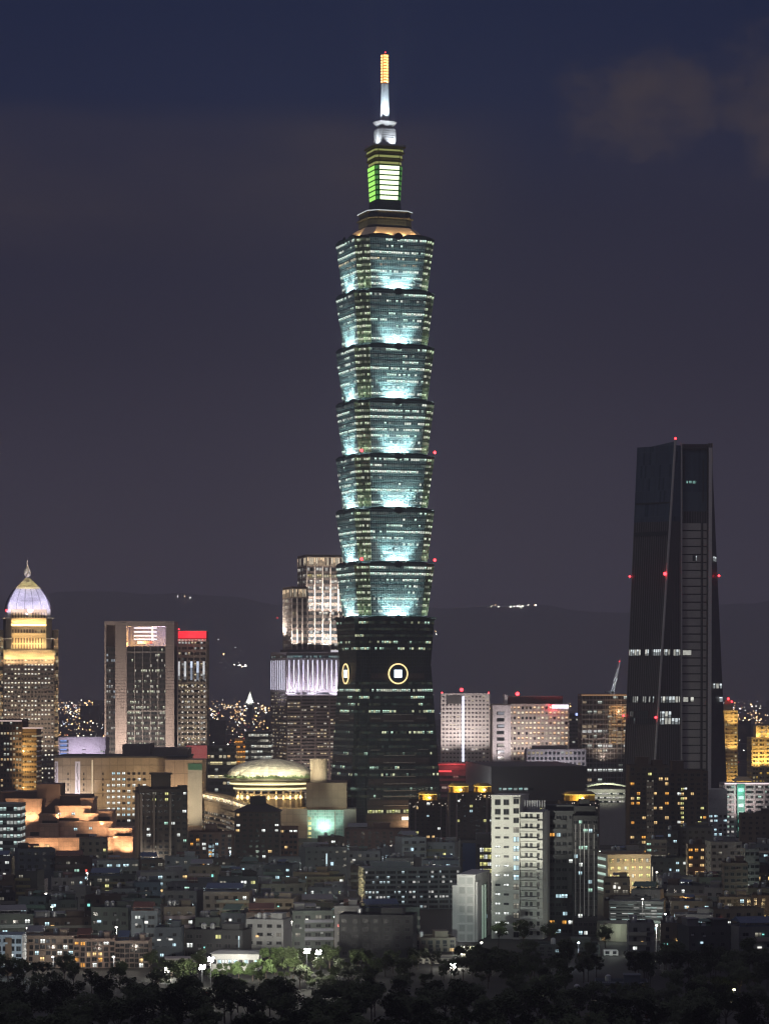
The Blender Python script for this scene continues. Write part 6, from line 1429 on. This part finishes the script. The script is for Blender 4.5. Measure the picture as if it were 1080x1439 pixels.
for k in range(34):
    x = 215 + 12.4 * k + tr.uniform(-4, 4); YY = tr.uniform(935, 985)
    if 285 < x < 385 or 590 < x < 655: continue
    tree(x, YY, tr.uniform(.5, .85), 'dark leafy tree between the floodlights and the nearest low houses', 'dark trees below the nearest houses')
for k in range(60):
    x = 655 + 7.3 * k + tr.uniform(-5, 5); YY = tr.uniform(918, 985)
    if 800 < x < 912 and YY < 935 or 845 < x < 872 and YY < 1000: continue
    tree(x, YY, tr.uniform(.55, 1.0), 'dark leafy tree at the foot of the right-hand houses', 'dark trees below the right houses')
for k in range(70):
    x = lr.uniform(205, 470) if k < 42 else lr.uniform(560, 720); YY = lr.uniform(888, 950) if k < 42 else lr.uniform(925, 992)
    if 586 < x < 650 and YY > 970: continue
    tree(x, YY, lr.uniform(.3, .48), 'low bush on the dark ground below the floodlights', 'low bushes around the floodlights')
WOOD = 'dark trees on the near hillside'
for Y, n, s0, s1 in ((962, 24, .55, .85), (930, 30, .6, .95), (900, 30, .65, .95), (870, 30, .6, .95), (835, 30, .7, 1.05), (790, 30, .8, 1.2), (740, 28, .9, 1.25), (690, 26, .9, 1.3), (640, 26, .9, 1.3)):
    for k in range(n):
        x = -30 + 1140 * (k + tr.uniform(.1, .9)) / n; YY = Y + tr.uniform(-18, 18)
        if 800 < x < 912 and 860 < YY < 930: continue
        if YY > 865 and (225 < x < 245 or 276 < x < 402 or 422 < x < 456 or 596 < x < 652): continue
        if YY > 945 and (x < 215 or 840 < x < 875): continue
        tree(x, YY, tr.uniform(s0, s1), 'unlit leafy tree in the black wood on the near slope', WOOD)
for x, Y in ((520, 1400), (560, 1385), (440, 1215), (300, 1215), (250, 1165), (110, 1215), (985, 1165), (1075, 1100), (700, 1062), (735, 1050), (770, 1055), (905, 1045), (940, 1055), (850, 1060), (90, 1330), (135, 1460)):
    tree(x, Y, tr.uniform(.7, 1.0), 'dark leafy street tree between low houses', 'street trees between the houses')
# ---------------------------------------------------------------- hills behind the basin, far city, haze
hm = MB(); hr = random.Random(3)
def ridge(x, d, base, amp, seed):
    s = 0
    for k, (f_, a_) in enumerate(((.00021, 1), (.00053, .5), (.0012, .28), (.003, .12), (.007, .05))):
        s += a_ * math.sin(x * f_ * 2 * math.pi + seed * (k + 1.7))
    return base + amp * s
for d, base, amp, seed in ((16000, 560, 42, 2.2),):
    N = 160; W = 9000
    prof = [(0, 0), (.35, .3), (.7, .62), (.92, .93), (1, 1), (1.25, .8), (1.6, .3)]
    for i in range(N):
        xa, xb = -W + 2 * W * i / N, -W + 2 * W * (i + 1) / N
        ha, hb = max(20, ridge(xa, d, base, amp, seed)), max(20, ridge(xb, d, base, amp, seed))
        for (ta, fa), (tb, fb) in zip(prof, prof[1:]):
            ya, yb = d - 1400 + 1400 * ta, d - 1400 + 1400 * tb
            q = [(xa, ya, ha * fa - 2), (xb, ya, hb * fa - 2), (xb, yb, hb * fb - 2), (xa, yb, ha * fb - 2)]
            hm.poly(q)
tag(hm.build('hills', wall('dark forest slopes', (.02, .03, .02), .95, .5, .01, bump=0), smooth=True), kind='structure')
fr = random.Random(11)
cl = MB()
def litdot(x, y, z, s, mi): cl.box(x - s, x + s, y - .5, y + .5, z - s, z + s, mi)
# strings and clusters of street lights on the slopes (photo column, row, count, spread)
for (cx_, cy_, n, sx, sy, D, d, base, amp, seed) in ((720, 853, 22, 32, 4, 9400, 0, 0, 0, 0), (368, 826, 14, 24, 7, 9400, 0, 0, 0, 0), (258, 828, 9, 13, 12, 9400, 0, 0, 0, 0),
                                   (338, 934, 10, 10, 3, 7300, 0, 0, 0, 0), (315, 915, 3, 20, 20, 9000, 0, 0, 0, 0), (612, 889, 3, 8, 4, 8500, 0, 0, 0, 0), (180, 820, 2, 2, 4, 9300, 0, 0, 0, 0)):
    for k in range(n):
        x = cx_ + fr.uniform(-sx, sx); y = cy_ + fr.uniform(-sy, sy)
        Z = 0
        if cx_ == 720: y = cy_ + abs(x - 728) * -.02 + fr.uniform(-3, 2)
        Z = pz(y, D)
        # walk along the sight line until it meets the slope
        for D in range(14600, 16100, 50):
            zz = pz(y, D); hz = 0
            for d, base, amp, seed in ((16000, 560, 42, 2.2),):
                t = (D - d + 1400) / 1400
                if 0 <= t <= 1: hz = max(hz, ridge(px(x, D), d, base, amp, seed) * t)
            if hz >= zz: break
        else: continue
        litdot(px(x, D), D - 30, pz(y, D - 30), fr.uniform(1.3, 2.6), fr.choice((4, 4, 5, 4)))
far_w = emit('far white lamps', (1, .93, .8), 14.0); far_a = emit('far amber lamps', (1, .55, .22), 14.0); far_b = emit('far blue lamps', (.6, .7, 1), 10.0); far_r = emit('far red lamps', (1, .1, .1), 3.0)
for k in range(4200):
    D = 2700 * (4.0 ** fr.random()); x = fr.choice((fr.uniform(-40, 1120), fr.gauss(112, 26), fr.gauss(330, 40), fr.gauss(1000, 60)))
    z_ = 3 + 45 * fr.random() ** 2.5
    litdot(px(x, D), D, z_, D / F * (.16 + .42 * fr.random() ** 2.5) * (1 + (D > 5500) * .25), fr.choices((0, 1, 2, 3), (4, 7, 1.0, .5))[0])
tag(cl.build('distant_city_lights', [far_w, far_a, far_b, far_r, emit('hill white lamps', (1, .96, .88), 40.0), emit('hill amber lamps', (1, .6, .3), 40.0)]), 'tiny scattered lamps of the far city and hillside roads', 'lights', kind='stuff')
db = MB()
for k in range(620):
    D = 2700 * (3.3 ** fr.random()); x = px(fr.uniform(-40, 1120), D); w = fr.uniform(8, 26); h = fr.uniform(9, 38)
    if fr.random() < .06: h *= 1.8
    db.box(x - w, x + w, D, D + w, 0, h)
tag(db.build('distant_city_blocks', band('distant facades', .12, (1, .75, .45), (.9, .95, 1), .5, glass=(.09, .085, .09), frame=(.09, .085, .09), uscale=.22, mul=.5)), 'low far-off blocks of the city fading towards the hills', 'buildings', kind='stuff')
m, nt = new_mat('night haze')
v = nt.n('ShaderNodeVolumePrincipled'); v.inputs['Color'].default_value = (.88, .86, .95, 1); v.inputs['Density'].default_value = .00013
v.inputs['Anisotropy'].default_value = 0.0
o = nt.n('ShaderNodeOutputMaterial'); nt.t.links.new(v.outputs[0], o.inputs['Volume'])
hb_ = MB(); hb_.box(-15000, 15000, -400, 18000, -6, 680); tag(hb_.build('haze', m), kind='stuff')
